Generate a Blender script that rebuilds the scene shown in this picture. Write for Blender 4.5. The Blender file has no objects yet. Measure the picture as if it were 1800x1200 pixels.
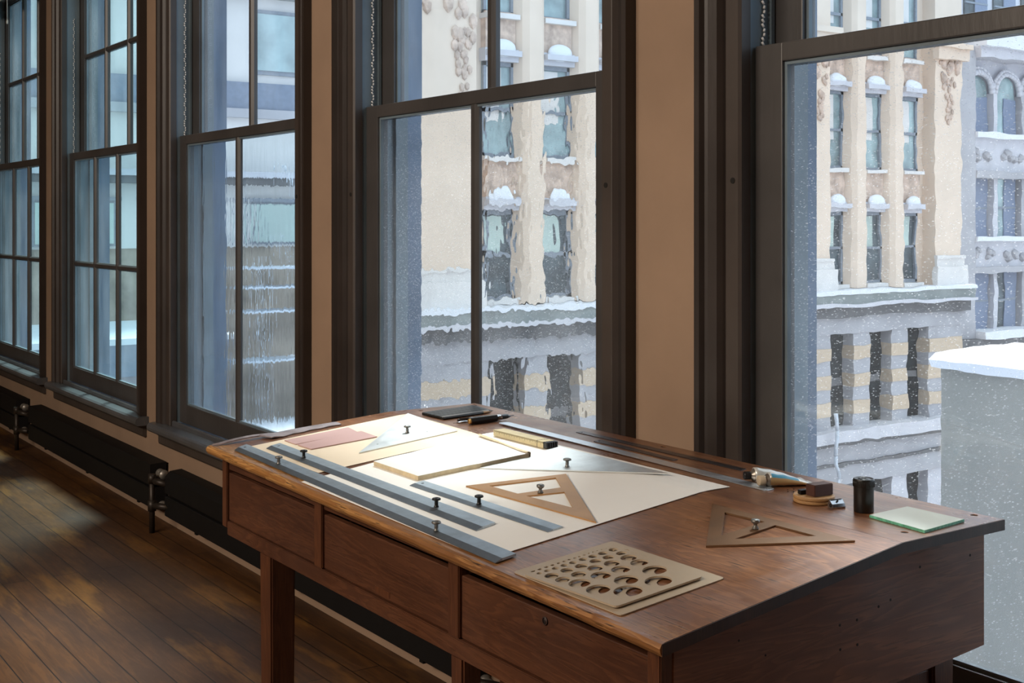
import bpy, bmesh, math, random
from mathutils import Vector, Matrix
random.seed(7)
S = bpy.context.scene
COL = S.collection
R = math.radians

# ---------------------------------------------------------------- camera
cam_d = bpy.data.cameras.new('camera')
cam = bpy.data.objects.new('camera', cam_d); COL.objects.link(cam); S.camera = cam
cam_d.sensor_width = 36.0; cam_d.lens = 2210.0 / 1800.0 * 36.0
cam_d.shift_y = -(600.0 - 387.0) / 1800.0
cam_d.clip_start = 0.02; cam_d.clip_end = 300
cam.location = (0, -2.05, 1.43)
cam.rotation_euler = (R(90), 0, R(90 - 34.73))

# ---------------------------------------------------------------- world, sun, added fill light, exposure
W = bpy.data.worlds.new('sky'); S.world = W; W.use_nodes = True
nt = W.node_tree; nt.nodes.clear()
wo = nt.nodes.new('ShaderNodeOutputWorld'); bg = nt.nodes.new('ShaderNodeBackground')
tc = nt.nodes.new('ShaderNodeTexCoord'); sep = nt.nodes.new('ShaderNodeSeparateXYZ')
rp = nt.nodes.new('ShaderNodeValToRGB')
nt.links.new(tc.outputs['Generated'], sep.inputs[0]); nt.links.new(sep.outputs['Z'], rp.inputs[0])
rp.color_ramp.elements[0].position = 0.0; rp.color_ramp.elements[0].color = (0.70, 0.80, 0.95, 1)
rp.color_ramp.elements[1].position = 0.9; rp.color_ramp.elements[1].color = (0.80, 0.92, 1.0, 1)
nt.links.new(rp.outputs[0], bg.inputs['Color']); bg.inputs['Strength'].default_value = 0.95
nt.links.new(bg.outputs[0], wo.inputs['Surface'])

sd = bpy.data.lights.new('sun', 'SUN'); sun = bpy.data.objects.new('sun', sd); COL.objects.link(sun)
sd.energy = 5.2; sd.angle = R(13); sd.color = (1.0, 0.95, 0.88)
SUN_FROM = Vector((-0.29, 0.37, 0.88))          # direction towards the sun
sun.rotation_euler = SUN_FROM.to_track_quat('Z', 'Y').to_euler()

def area_lamp(name, loc, size, energy, color, target):
    d = bpy.data.lights.new(name, 'AREA'); o = bpy.data.objects.new(name, d); COL.objects.link(o)
    d.shape = 'RECTANGLE'; d.size, d.size_y = size; d.energy = energy; d.color = color
    o.location = loc
    o.rotation_euler = (Vector(loc) - Vector(target)).to_track_quat('Z', 'Y').to_euler()
    return o
area_lamp('room_fill', (-2.6, -5.6, 3.6), (4.5, 1.2), 150, (1.0, 0.86, 0.72), (-3.5, -1.2, 0.6))  # unseen fill added behind the camera to brighten the room side

S.view_settings.view_transform = 'Standard'; S.view_settings.look = 'None'
S.view_settings.exposure = 1.0; S.view_settings.gamma = 1.0
S.view_settings.use_curve_mapping = False
S.cycles.use_denoising = True
S.cycles.max_bounces = 10; S.cycles.diffuse_bounces = 5; S.cycles.glossy_bounces = 4
S.cycles.transmission_bounces = 8; S.cycles.transparent_max_bounces = 12
S.cycles.sample_clamp_indirect = 6.0
S.cycles.caustics_refractive = True; S.cycles.caustics_reflective = False
S.cycles.blur_glossy = 1.0

# ---------------------------------------------------------------- material helpers
def mat_new(name):
    m = bpy.data.materials.new(name); m.use_nodes = True
    n = m.node_tree; b = n.nodes['Principled BSDF']
    return m, n, b
def N(n, t, **kw):
    x = n.nodes.new(t)
    for k, v in kw.items(): setattr(x, k, v)
    return x
def coords(n, scale=(1, 1, 1), rot=(0, 0, 0)):
    t = N(n, 'ShaderNodeTexCoord'); mp = N(n, 'ShaderNodeMapping')
    mp.inputs['Scale'].default_value = scale; mp.inputs['Rotation'].default_value = rot
    n.links.new(t.outputs['Object'], mp.inputs['Vector']); return mp.outputs[0]
def noise(n, vec, scale, detail=4, rough=0.55, dist=0.0):
    x = N(n, 'ShaderNodeTexNoise'); x.inputs['Scale'].default_value = scale
    x.inputs['Detail'].default_value = detail; x.inputs['Roughness'].default_value = rough
    x.inputs['Distortion'].default_value = dist
    n.links.new(vec, x.inputs['Vector']); return x.outputs['Fac']
def ramp(n, fac, stops):
    r = N(n, 'ShaderNodeValToRGB'); e = r.color_ramp.elements
    while len(e) < len(stops): e.new(0.5)
    for i, (p, c) in enumerate(stops):
        e[i].position = p; e[i].color = (c[0], c[1], c[2], 1) if isinstance(c, tuple) else (c, c, c, 1)
    n.links.new(fac, r.inputs[0]); return r.outputs[0]
def mix(n, fac, a, b, mode='MIX'):
    x = N(n, 'ShaderNodeMixRGB', blend_type=mode)
    for i, v in ((0, fac), (1, a), (2, b)):
        if hasattr(v, 'is_linked'): n.links.new(v, x.inputs[i])
        elif i == 0: x.inputs[0].default_value = v
        else: x.inputs[i].default_value = (v[0], v[1], v[2], 1)
    return x.outputs[0]
def math_(n, op, a, b=0.0):
    x = N(n, 'ShaderNodeMath', operation=op)
    for i, v in ((0, a), (1, b)):
        if hasattr(v, 'is_linked'): n.links.new(v, x.inputs[i])
        else: x.inputs[i].default_value = v
    return x.outputs[0]
def N_sep(n, col):
    s_ = N(n, 'ShaderNodeSeparateColor'); n.links.new(col, s_.inputs[0]); return s_.outputs[0]
def bump(n, b, h, strength=0.3, dist=0.002):
    x = N(n, 'ShaderNodeBump'); x.inputs['Strength'].default_value = strength
    x.inputs['Distance'].default_value = dist
    n.links.new(h, x.inputs['Height']); n.links.new(x.outputs[0], b.inputs['Normal'])

def plain(name, col, rough=0.6, metal=0.0, var=0.12, vscale=12, bmp=0.0, spec=0.5):
    m, n, b = mat_new(name)
    v = coords(n); f = noise(n, v, vscale, 5)
    lo = tuple(c * (1 - var) for c in col); hi = tuple(min(1, c * (1 + var)) for c in col)
    n.links.new(ramp(n, f, [(0.3, lo), (0.7, hi)]), b.inputs['Base Color'])
    b.inputs['Roughness'].default_value = rough; b.inputs['Metallic'].default_value = metal
    b.inputs['Specular IOR Level'].default_value = spec
    if bmp: bump(n, b, noise(n, v, vscale * 5, 4), bmp, 0.003)
    return m

def wood(name, mid, dark, light, rough=0.4, axis='x', sc=1.0, pores=0.6, big=2.5, rvar=0.0, rot=(0, 0, 0), gloss_bump=0.15, ringmix=0.42, sunlit_edge=None):
    """long grain with cathedral figure, dark open pores and slow colour drift"""
    m, n, b = mat_new(name)
    st = {'x': (1, 9, 9), 'y': (9, 1, 9), 'z': (9, 9, 1)}[axis]
    v = coords(n, tuple(s * sc for s in st), rot)
    st2 = {'x': (22, 330, 330), 'y': (330, 22, 330), 'z': (330, 330, 22)}[axis]
    v2 = coords(n, tuple(s * sc for s in st2), rot); v3 = coords(n)
    fig = noise(n, v, 1.5, 3, 0.45, 0.9)
    w = math_(n, 'FRACT', math_(n, 'ADD', math_(n, 'MULTIPLY', fig, 13.0), math_(n, 'MULTIPLY', noise(n, v2, 0.5, 2), 0.35)))
    rings = ramp(n, w, [(0.0, 0.0), (0.45, 0.35), (0.85, 1.0), (1.0, 0.0)])
    base = ramp(n, fig, [(0.25, dark), (0.5, mid), (0.75, light)])
    c = mix(n, ringmix, base, mix(n, rings, dark, light))
    drift = noise(n, v3, big, 3)
    c = mix(n, ramp(n, drift, [(0.35, 0.0), (0.7, 0.55)]), c, dark)
    po = noise(n, v2, 1.0, 2, 0.5)
    if sunlit_edge:  # sunlight on the front edge, painted as lighter orange, strongest at left
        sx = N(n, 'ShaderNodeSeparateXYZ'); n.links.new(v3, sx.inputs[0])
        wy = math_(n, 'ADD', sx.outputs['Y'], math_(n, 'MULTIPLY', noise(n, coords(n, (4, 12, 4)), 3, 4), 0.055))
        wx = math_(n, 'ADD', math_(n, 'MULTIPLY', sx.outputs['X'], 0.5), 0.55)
        wf = math_(n, 'MULTIPLY', ramp(n, math_(n, 'ADD', wy, 0.5), [(sunlit_edge[0], 1.0), (sunlit_edge[0] + 0.035, 0.0)]), ramp(n, wx, [(0.25, 1.0), (0.75, 0.35)]))
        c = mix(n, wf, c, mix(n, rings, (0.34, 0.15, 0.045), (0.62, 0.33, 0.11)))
    pf = ramp(n, po, [(0.54, 0.0), (0.62, 1.0)])
    pf = math_(n, 'MULTIPLY', pf, math_(n, 'MULTIPLY', rings, pores))
    c = mix(n, pf, c, tuple(x * 0.22 for x in dark))
    n.links.new(c, b.inputs['Base Color'])
    rr = ramp(n, noise(n, v3, 7, 4), [(0.3, max(0, rough - 0.08 - rvar)), (0.7, rough + 0.08 + rvar)])
    n.links.new(rr, b.inputs['Roughness'])
    h = math_(n, 'SUBTRACT', math_(n, 'MULTIPLY', fig, 0.4), pf)
    bump(n, b, h, gloss_bump, 0.0012)
    return m

def worn_paint(name, col, chip, rough=0.5, amount=0.68, vary=0.25):
    """old paint with chips to bare wood"""
    m, n, b = mat_new(name)
    v = coords(n, (1, 1, 0.35)); f = noise(n, v, 26, 6, 0.7)
    g = noise(n, coords(n), 3, 4)
    c = ramp(n, g, [(0.3, tuple(x * (1 - vary) for x in col)), (0.7, tuple(x * (1 + vary) for x in col))])
    c = mix(n, ramp(n, f, [(amount, 0.0), (amount + 0.02, 1.0)]), c, chip)
    n.links.new(c, b.inputs['Base Color']); b.inputs['Roughness'].default_value = rough
    bump(n, b, noise(n, coords(n, (1, 1, 0.2)), 60, 4), 0.25, 0.002)
    return m

def wavy_glass(name, tint, amp, haze=0.05, speck=0.0, scl=(1, 1, 1), ripple=0.10):
    """old drawn window glass: a real refracting slab whose surfaces are not flat, with dried dust and specks"""
    m, n, b = mat_new(name); n.nodes.remove(b)
    out = n.nodes['Material Output']
    g = N(n, 'ShaderNodeBsdfGlass'); g.inputs['IOR'].default_value = 1.45; g.inputs['Roughness'].default_value = 0.0
    g.inputs['Color'].default_value = (*tint, 1)
    v = coords(n, scl)
    h1 = noise(n, v, 7.0, 1, 0.5); h2 = noise(n, v, 21, 1, 0.5)
    h = math_(n, 'ADD', h1, math_(n, 'MULTIPLY', h2, ripple))
    bp = N(n, 'ShaderNodeBump'); bp.inputs['Strength'].default_value = 1.0; bp.inputs['Distance'].default_value = amp
    n.links.new(h, bp.inputs['Height']); n.links.new(bp.outputs[0], g.inputs['Normal'])
    d = N(n, 'ShaderNodeBsdfTranslucent'); d.inputs['Color'].default_value = (0.9, 0.93, 0.97, 1)
    df = N(n, 'ShaderNodeBsdfDiffuse'); df.inputs['Color'].default_value = (0.8, 0.82, 0.85, 1)
    dd = N(n, 'ShaderNodeMixShader'); dd.inputs[0].default_value = 0.3
    n.links.new(d.outputs[0], dd.inputs[1]); n.links.new(df.outputs[0], dd.inputs[2])
    dust = ramp(n, noise(n, coords(n, (1, 1, 0.3)), 5, 5), [(0.3, haze * 0.4), (0.75, haze * 1.8)])
    vo = N(n, 'ShaderNodeTexVoronoi'); vo.inputs['Scale'].default_value = 300
    n.links.new(coords(n, (1, 0.001, 1)), vo.inputs['Vector'])
    rad = math_(n, 'MULTIPLY', math_(n, 'POWER', N_sep(n, vo.outputs['Color']), 2.5), 0.37)
    sp = math_(n, 'MULTIPLY', math_(n, 'LESS_THAN', vo.outputs['Distance'], rad), speck)
    fac = math_(n, 'ADD', dust, sp)
    ms = N(n, 'ShaderNodeMixShader')
    n.links.new(fac, ms.inputs[0]); n.links.new(g.outputs[0], ms.inputs[1]); n.links.new(dd.outputs[0], ms.inputs[2])
    n.links.new(ms.outputs[0], out.inputs['Surface'])
    return m

def thin_glass(name, tint, haze=0.04):
    """flat pane: passes light straight through, reflects by angle"""
    m, n, b = mat_new(name); n.nodes.remove(b)
    out = n.nodes['Material Output']
    t = N(n, 'ShaderNodeBsdfTransparent'); t.inputs['Color'].default_value = (*tint, 1)
    gl = N(n, 'ShaderNodeBsdfGlossy'); gl.inputs['Roughness'].default_value = 0.02
    lw = N(n, 'ShaderNodeLayerWeight'); lw.inputs['Blend'].default_value = 0.5
    fr = math_(n, 'ADD', math_(n, 'MULTIPLY', math_(n, 'POWER', lw.outputs['Facing'], 4.0), 0.45), 0.02)
    m1 = N(n, 'ShaderNodeMixShader'); n.links.new(fr, m1.inputs[0])
    n.links.new(t.outputs[0], m1.inputs[1]); n.links.new(gl.outputs[0], m1.inputs[2])
    d = N(n, 'ShaderNodeBsdfTranslucent'); d.inputs['Color'].default_value = (0.9, 0.93, 0.97, 1)
    m2 = N(n, 'ShaderNodeMixShader')
    n.links.new(ramp(n, noise(n, coords(n, (1, 1, 0.3)), 6, 5), [(0.3, haze * 0.4), (0.75, haze * 2.0)]), m2.inputs[0])
    n.links.new(m1.outputs[0], m2.inputs[1]); n.links.new(d.outputs[0], m2.inputs[2])
    n.links.new(m2.outputs[0], out.inputs['Surface'])
    return m

def brushed(name, col, rough=0.35, stretch=(2, 120, 2)):
    m, n, b = mat_new(name)
    f = noise(n, coords(n, stretch), 3, 3); g = noise(n, coords(n), 14, 5, 0.65)
    c = mix(n, ramp(n, g, [(0.35, 0.0), (0.7, 0.5)]), col, tuple(x * 0.62 for x in col))
    n.links.new(c, b.inputs['Base Color']); b.inputs['Metallic'].default_value = 1.0
    n.links.new(ramp(n, g, [(0.3, rough - 0.07), (0.7, rough + 0.12)]), b.inputs['Roughness'])
    bump(n, b, f, 0.08, 0.0006)
    return m

# ---------------------------------------------------------------- mesh helpers
def newbm(): return bmesh.new()
def box(bm, x0, x1, y0, y1, z0, z1, bev=0.0):
    v = [bm.verts.new((x, y, z)) for x in (x0, x1) for y in (y0, y1) for z in (z0, z1)]
    fs = []
    for q in ((0, 1, 3, 2), (4, 6, 7, 5), (0, 4, 5, 1), (2, 3, 7, 6), (0, 2, 6, 4), (1, 5, 7, 3)):
        fs.append(bm.faces.new([v[i] for i in q]))
    if bev:
        es = list({e for f in fs for e in f.edges})
        bmesh.ops.bevel(bm, geom=es, offset=bev, segments=2, affect='EDGES', profile=0.6)
    return bm
def tube(bm, p0, p1, r0, r1=None, seg=16, caps=True):
    p0, p1 = Vector(p0), Vector(p1); r1 = r0 if r1 is None else r1
    d = (p1 - p0).normalized(); a = d.orthogonal().normalized(); b2 = d.cross(a)
    rings = []
    for p, r in ((p0, r0), (p1, r1)):
        rings.append([bm.verts.new(p + (a * math.cos(t) + b2 * math.sin(t)) * r) for t in [i * 2 * math.pi / seg for i in range(seg)]])
    for i in range(seg):
        f = bm.faces.new((rings[0][i], rings[0][(i + 1) % seg], rings[1][(i + 1) % seg], rings[1][i])); f.smooth = True
    if caps:
        bm.faces.new(rings[0][::-1]); bm.faces.new(rings[1])
    return bm
def lathe(bm, origin, prof, seg=24, axis=Vector((0, 0, 1)), sx=1.0):
    """prof: list of (radius, height) along axis"""
    o = Vector(origin); ax = Vector(axis).normalized(); a = ax.orthogonal().normalized(); b2 = ax.cross(a)
    rings = []
    for r, h in prof:
        if r <= 1e-6: rings.append([bm.verts.new(o + ax * h)]); continue
        rings.append([bm.verts.new(o + ax * h + (a * math.cos(t) * sx + b2 * math.sin(t)) * r) for t in [i * 2 * math.pi / seg for i in range(seg)]])
    for A, B in zip(rings, rings[1:]):
        for i in range(seg):
            j = (i + 1) % seg
            if len(A) == 1 and len(B) == 1: continue
            if len(A) == 1: f = bm.faces.new((A[0], B[j], B[i]))
            elif len(B) == 1: f = bm.faces.new((A[i], A[j], B[0]))
            else: f = bm.faces.new((A[i], A[j], B[j], B[i]))
            f.smooth = True
    return bm
def slab(bm, outer, holes, zfun, th):
    """flat plate with cut-outs; outer/holes are xy polygons; zfun gives the underside height"""
    es = []
    for poly in [outer] + list(holes):
        vs = [bm.verts.new((p[0], p[1], 0)) for p in poly]
        es += [bm.edges.new((vs[i], vs[(i + 1) % len(vs)])) for i in range(len(vs))]
    r = bmesh.ops.triangle_fill(bm, use_beauty=True, use_dissolve=False, edges=es, normal=(0, 0, 1))
    fs = [f for f in r['geom'] if isinstance(f, bmesh.types.BMFace)]
    ex = bmesh.ops.extrude_face_region(bm, geom=fs)
    top = {v for v in ex['geom'] if isinstance(v, bmesh.types.BMVert)}
    for v in bm.verts:
        v.co.z = zfun(v.co.x, v.co.y) + (th if v in top else 0.0)
    bmesh.ops.recalc_face_normals(bm, faces=bm.faces[:])
    return bm
def sheet(bm, q, zfun, th=0.0004, nx=16, ny=12, jitter=0.0, off=0.0):
    """four-cornered sheet that follows the surface below it"""
    Q = [Vector((p[0], p[1])) for p in q]
    g = []
    for i in range(nx + 1):
        row = []
        for j in range(ny + 1):
            u, w = i / nx, j / ny
            p = Q[0] * (1 - u) * (1 - w) + Q[1] * u * (1 - w) + Q[2] * u * w + Q[3] * (1 - u) * w
            row.append((p.x, p.y))
        g.append(row)
    lo = [[bm.verts.new((x, y, zfun(x, y) + off)) for x, y in row] for row in g]
    hi = [[bm.verts.new((x, y, zfun(x, y) + off + th)) for x, y in row] for row in g]
    for i in range(nx):
        for j in range(ny):
            bm.faces.new((hi[i][j], hi[i + 1][j], hi[i + 1][j + 1], hi[i][j + 1]))
            bm.faces.new((lo[i][j], lo[i][j + 1], lo[i + 1][j + 1], lo[i + 1][j]))
    for i in range(nx):
        bm.faces.new((lo[i][0], lo[i + 1][0], hi[i + 1][0], hi[i][0])); bm.faces.new((lo[i + 1][ny], lo[i][ny], hi[i][ny], hi[i + 1][ny]))
    for j in range(ny):
        bm.faces.new((lo[0][j + 1], lo[0][j], hi[0][j], hi[0][j + 1])); bm.faces.new((lo[nx][j], lo[nx][j + 1], hi[nx][j + 1], hi[nx][j]))
    bmesh.ops.recalc_face_normals(bm, faces=bm.faces[:])
    return bm

def wloc(o):
    p = Vector((0, 0, 0))
    while o is not None: p += Vector(o.location); o = o.parent
    return p
def obj(name, bm, m, parent=None, loc=None, label=None):
    """link a world-space bmesh as ONE object, with its origin at the parent (or at loc)"""
    base = wloc(parent) if parent else Vector((0, 0, 0))
    org = Vector(loc) if loc is not None else base
    bmesh.ops.translate(bm, verts=bm.verts[:], vec=-org)
    me = bpy.data.meshes.new(name); bm.to_mesh(me); bm.free()
    me.materials.append(m)
    o = bpy.data.objects.new(name, me); COL.objects.link(o)
    o.location = org - base
    if parent: o.parent = parent
    if label: o['label'] = label
    return o
def thing(name, label, cat, loc=(0, 0, 0), group=None):
    o = bpy.data.objects.new(name, None); COL.objects.link(o); o.location = loc
    o.empty_display_size = 0.1
    tag(o, label, cat, group); return o
def tag(o, label, cat, group=None, kind=None):
    o['label'] = label; o['category'] = cat
    if group: o['group'] = group
    if kind: o['kind'] = kind
    return o
def struct(name, bm, m, parent=None, loc=None):
    o = obj(name, bm, m, parent, loc)
    if not parent: o['kind'] = 'structure'
    return o
def dup(root, loc, label=None, group=None):
    r = root.copy(); COL.objects.link(r); r.location = loc
    if label: r['label'] = label
    if group: r['group'] = group
    for ch in list(root.children):
        c = ch.copy(); COL.objects.link(c); c.parent = r
        for g in ch.children:
            d = g.copy(); COL.objects.link(d); d.parent = c
    return r
def circle(cx, cy, r, n=24): return [(cx + r * math.cos(i * 2 * math.pi / n), cy + r * math.sin(i * 2 * math.pi / n)) for i in range(n)]

# measured positions on the tabletop (metres, room axes)
P = {
    'paperA': [[-2.8985, -0.8331], [-2.9287, -0.3594], [-2.5347, -0.3798], [-2.5295, -0.8172]],
    'paperB': [[-2.4889, -0.8774], [-1.7759, -0.8717], [-1.7681, -0.3087], [-2.5532, -0.3107]],
    'padtop': [[-2.4817, -0.705], [-2.2916, -0.7023], [-2.2571, -0.4396], [-2.4903, -0.4171]],
    'pink1': [[-2.8853, -0.7368], [-2.8924, -0.5568], [-2.8153, -0.5679], [-2.8215, -0.7359]],
    'pink2': [[-2.8124, -0.7356], [-2.8213, -0.5567], [-2.7297, -0.5612], [-2.741, -0.7335]],
    'strip': [[-2.9458, -0.8829], [-2.9684, -0.7688], [-2.9691, -0.7532], [-2.9169, -0.7562], [-2.9366, -0.5587], [-2.9716, -0.5525], [-2.9741, -0.6408], [-2.9876, -0.7528]],
    'r1': [[-2.8869, -0.8673], [-2.9099, -0.8269], [-1.7484, -0.8298], [-1.746, -0.8744]],
    'r1k': [[-2.6582, -0.8542], [-1.9599, -0.859]],
    'r1h': [[-2.8829, -0.8412]],
    'r2': [[-2.8412, -0.8046], [-2.8542, -0.763], [-1.9174, -0.759], [-1.9113, -0.8042]],
    'r2k': [[-2.6664, -0.7881], [-2.0864, -0.7821]],
    'r2h': [[-2.8277, -0.778]],
    'r3': [[-2.2732, -0.7336], [-2.276, -0.6976], [-1.8043, -0.6886], [-1.8047, -0.7213]],
    'r3k': [[-2.0392, -0.7142]],
    'r3h': [[-2.2588, -0.7106]],
    't1': [[-2.6141, -0.6723], [-2.9174, -0.3659], [-2.6217, -0.3963]],
    't1k': [[-2.7043, -0.4905]],
    't1h': [[-2.6549, -0.6004], [-2.6739, -0.4514]],
    't2': [[-2.269, -0.5622], [-2.2787, -0.3387], [-1.9104, -0.3405]],
    't2k': [[-2.1224, -0.4365]],
    't2h': [[-2.0034, -0.3794]],
    't3': [[-2.171, -0.66], [-2.0775, -0.4735], [-1.7772, -0.6333]],
    't3c1': [[-2.1323, -0.6283], [-2.0704, -0.5053], [-2.0042, -0.5405], [-2.0389, -0.6229]],
    't3c2': [[-2.0125, -0.6209], [-1.9743, -0.5561], [-1.878, -0.6089]],
    't3k': [[-2.0059, -0.5913]],
    't4': [[-1.6957, -0.425], [-1.5385, -0.5899], [-1.3674, -0.4208]],
    't4c1': [[-1.6414, -0.4462], [-1.5483, -0.4417], [-1.5554, -0.5383]],
    't4c2': [[-1.5253, -0.5359], [-1.5212, -0.4435], [-1.4305, -0.4423]],
    't4k': [[-1.5332, -0.4794]],
    'plateT': [[-1.6569, -0.8795], [-1.4422, -0.8627], [-1.4326, -0.6967], [-1.6527, -0.6981]],
    'plateB': [[-1.6914, -0.8758], [-1.4229, -0.8698], [-1.4131, -0.6683], [-1.6823, -0.6739]],
    'circ': [[-1.6453, -0.7071, 0.0009], [-1.6467, -0.7159, 0.0013], [-1.6487, -0.7243, 0.0016], [-1.6501, -0.7323, 0.0018], [-1.6504, -0.7409, 0.002], [-1.6513, -0.7492, 0.0022], [-1.6504, -0.7591, 0.0027], [-1.6506, -0.7693, 0.0029], [-1.6511, -0.7787, 0.0031], [-1.6522, -0.7894, 0.0031], [-1.6521, -0.7999, 0.0033], [-1.6524, -0.8114, 0.0035], [-1.653, -0.8232, 0.0039], [-1.6534, -0.8355, 0.0039], [-1.6538, -0.8486, 0.0041], [-1.6556, -0.8612, 0.0043], [-1.6332, -0.7112, 0.0084], [-1.6334, -0.7338, 0.0082], [-1.6347, -0.7539, 0.0077], [-1.636, -0.7737, 0.0072], [-1.6367, -0.7938, 0.0067], [-1.6373, -0.8111, 0.0065], [-1.6379, -0.829, 0.006], [-1.6386, -0.8446, 0.0054], [-1.6393, -0.86, 0.0047], [-1.6096, -0.7135, 0.0092], [-1.6115, -0.7397, 0.0098], [-1.6142, -0.7646, 0.0102], [-1.6137, -0.7944, 0.0108], [-1.6162, -0.8217, 0.0111], [-1.616, -0.8525, 0.0119], [-1.5844, -0.719, 0.0141], [-1.5856, -0.7535, 0.0136], [-1.5894, -0.7851, 0.0133], [-1.5878, -0.8199, 0.0127], [-1.5889, -0.8511, 0.0124], [-1.5538, -0.7223, 0.015], [-1.5534, -0.7616, 0.0159], [-1.5572, -0.7992, 0.0168], [-1.5564, -0.8424, 0.0179], [-1.51, -0.728, 0.02], [-1.5121, -0.7851, 0.0199], [-1.5146, -0.8387, 0.0194], [-1.4707, -0.7549, 0.0218], [-1.4751, -0.8121, 0.0229]],
    'rule': [[-2.6514, -0.256], [-2.6522, -0.2256], [-1.7104, -0.2437], [-1.7024, -0.277]],
    'thin1': [[-2.4431, -0.1664], [-2.4467, -0.1424], [-1.8776, -0.1532], [-1.8716, -0.1758]],
    'thin2': [[-2.319, -0.2098], [-2.3286, -0.1833], [-2.0379, -0.1984], [-2.0353, -0.2173]],
    'pencils': [[-2.8959, -0.3346], [-2.7883, -0.3314], [-2.8174, -0.1512], [-2.9336, -0.1359]],
    'knife': [[-2.6849, -0.3223], [-2.6999, -0.182]],
    'slim': [[-2.7069, -0.3528], [-2.7102, -0.2782], [-2.7385, -0.3191], [-2.7451, -0.18]],
    'folding': [[-2.5053, -0.3697], [-2.2859, -0.3669], [-2.2927, -0.3395], [-2.517, -0.3304]],
    'tube1': [[-1.7758, -0.2466], [-1.7386, -0.1541]],
    'tube2': [[-1.725, -0.2487], [-1.718, -0.1439]],
    'disc': [[-1.568, -0.2937]],
    'block': [[-1.5811, -0.2768]],
    'shp': [[-1.5396, -0.2607]],
    'can': [[-1.4755, -0.2693]],
    'glass': [[-1.4489, -0.2834], [-1.4541, -0.1762], [-1.3386, -0.1755], [-1.3261, -0.297]],
    'holes': [[-1.3505, -0.3172], [-1.3589, -0.1162], [-2.175, -0.1194], [-3.01, -0.298], [-2.9928, -0.1223]],
    'tl': [[-2.9864, -0.8963], [-2.9657, -0.5389], [-3.0056, -0.2732], [-2.9792, -0.0636]],
    'crumb': [[-1.6705, -0.2487], [-1.693, -0.2276], [-1.6765, -0.2218], [-1.6958, -0.2135]],
}

# ---------------------------------------------------------------- materials
M = {}
M['plaster'] = plain('plaster', (0.32, 0.215, 0.145), 0.85, var=0.10, vscale=3, bmp=0.05)
M['ceiling'] = plain('ceiling_paint', (0.55, 0.47, 0.38), 0.9)
M['frame'] = worn_paint('dark_brown_paint', (0.034, 0.026, 0.023), (0.22, 0.12, 0.05), 0.42, 0.735)
M['stop'] = worn_paint('stop_paint', (0.055, 0.043, 0.037), (0.25, 0.15, 0.08), 0.45, 0.72)
M['sash'] = worn_paint('sash_paint', (0.062, 0.058, 0.057), (0.10, 0.08, 0.07), 0.38, 0.80)
M['jamb'] = worn_paint('jamb_daylit_paint', (0.15, 0.20, 0.235), (0.30, 0.30, 0.28), 0.38, 0.76)  # blue of the sky light is put into this paint colour
M['sill'] = worn_paint('sill_paint', (0.085, 0.088, 0.095), (0.17, 0.12, 0.09), 0.34, 0.66)
M['reveal'] = worn_paint('reveal_paint', (0.11, 0.16, 0.24), (0.6, 0.65, 0.7), 0.5, 0.72)
M['radiator'] = plain('radiator_black', (0.008, 0.0075, 0.0075), 0.6, spec=0.2)
M['pipe'] = plain('old_pipe', (0.035, 0.026, 0.020), 0.45, 0.4)
M['nut'] = plain('galvanised_nut', (0.30, 0.28, 0.25), 0.4, 0.6)
M['chain'] = plain('chain_metal', (0.90, 0.90, 0.88), 0.5, 0.0)
M['cord'] = plain('white_cord', (0.75, 0.75, 0.70), 0.7)
M['shade'] = plain('shade_cloth', (0.50, 0.42, 0.30), 0.85)
M['glass_w5'] = wavy_glass('window_glass_single', (0.97, 0.99, 1.0), 0.0019, 0.035, 0.34, (0.7, 1, 1.0), 0.14)
M['glass_w4'] = wavy_glass('window_glass_old', (0.96, 0.99, 1.0), 0.0022, 0.035, 0.30, (1.0, 1, 0.9), 0.24)
M['glass_w3'] = wavy_glass('window_glass_rippled', (0.88, 0.96, 1.0), 0.0016, 0.03, 0.10, (2.2, 1, 0.6), 0.14)
M['glass_teal'] = thin_glass('window_glass_teal', (0.76, 0.92, 0.94), 0.03)
M['glass_up'] = thin_glass('window_glass_upper', (0.90, 0.96, 1.0), 0.02)
M['top'] = wood('oak_top', (0.255, 0.105, 0.043), (0.10, 0.038, 0.018), (0.37, 0.165, 0.066), 0.36, 'x', 1.0, 0.95, 2.2, 0.05, ringmix=0.55, sunlit_edge=(0.165,))
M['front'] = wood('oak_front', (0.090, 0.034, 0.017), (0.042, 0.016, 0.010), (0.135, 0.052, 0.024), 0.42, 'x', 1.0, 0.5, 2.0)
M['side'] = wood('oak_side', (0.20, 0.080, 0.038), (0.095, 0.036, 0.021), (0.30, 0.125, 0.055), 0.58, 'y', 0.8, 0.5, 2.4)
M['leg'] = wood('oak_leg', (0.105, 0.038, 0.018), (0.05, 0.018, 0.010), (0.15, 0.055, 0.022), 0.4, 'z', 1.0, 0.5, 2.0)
M['endgrain'] = wood('oak_end_grain', (0.040, 0.021, 0.017), (0.020, 0.012, 0.011), (0.06, 0.030, 0.022), 0.5, 'z', 1.6, 0.4, 5)
M['edge'] = wood('oak_edge', (0.33, 0.14, 0.05), (0.13, 0.05, 0.022), (0.48, 0.23, 0.085), 0.4, 'x', 1.3, 0.7, 5)
M['dark'] = plain('dark_void', (0.006, 0.005, 0.004), 0.9)
M['paperA'] = plain('cream_paper', (0.80, 0.67, 0.50), 0.75, var=0.03, vscale=4)
M['paperB'] = plain('white_paper', (0.93, 0.915, 0.86), 0.7, var=0.015, vscale=5)
M['pad'] = plain('pad_paper', (0.88, 0.87, 0.83), 0.7, var=0.01, vscale=6)
M['padedge'] = plain('pad_edge', (0.62, 0.52, 0.34), 0.8, var=0.15, vscale=60)
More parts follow.
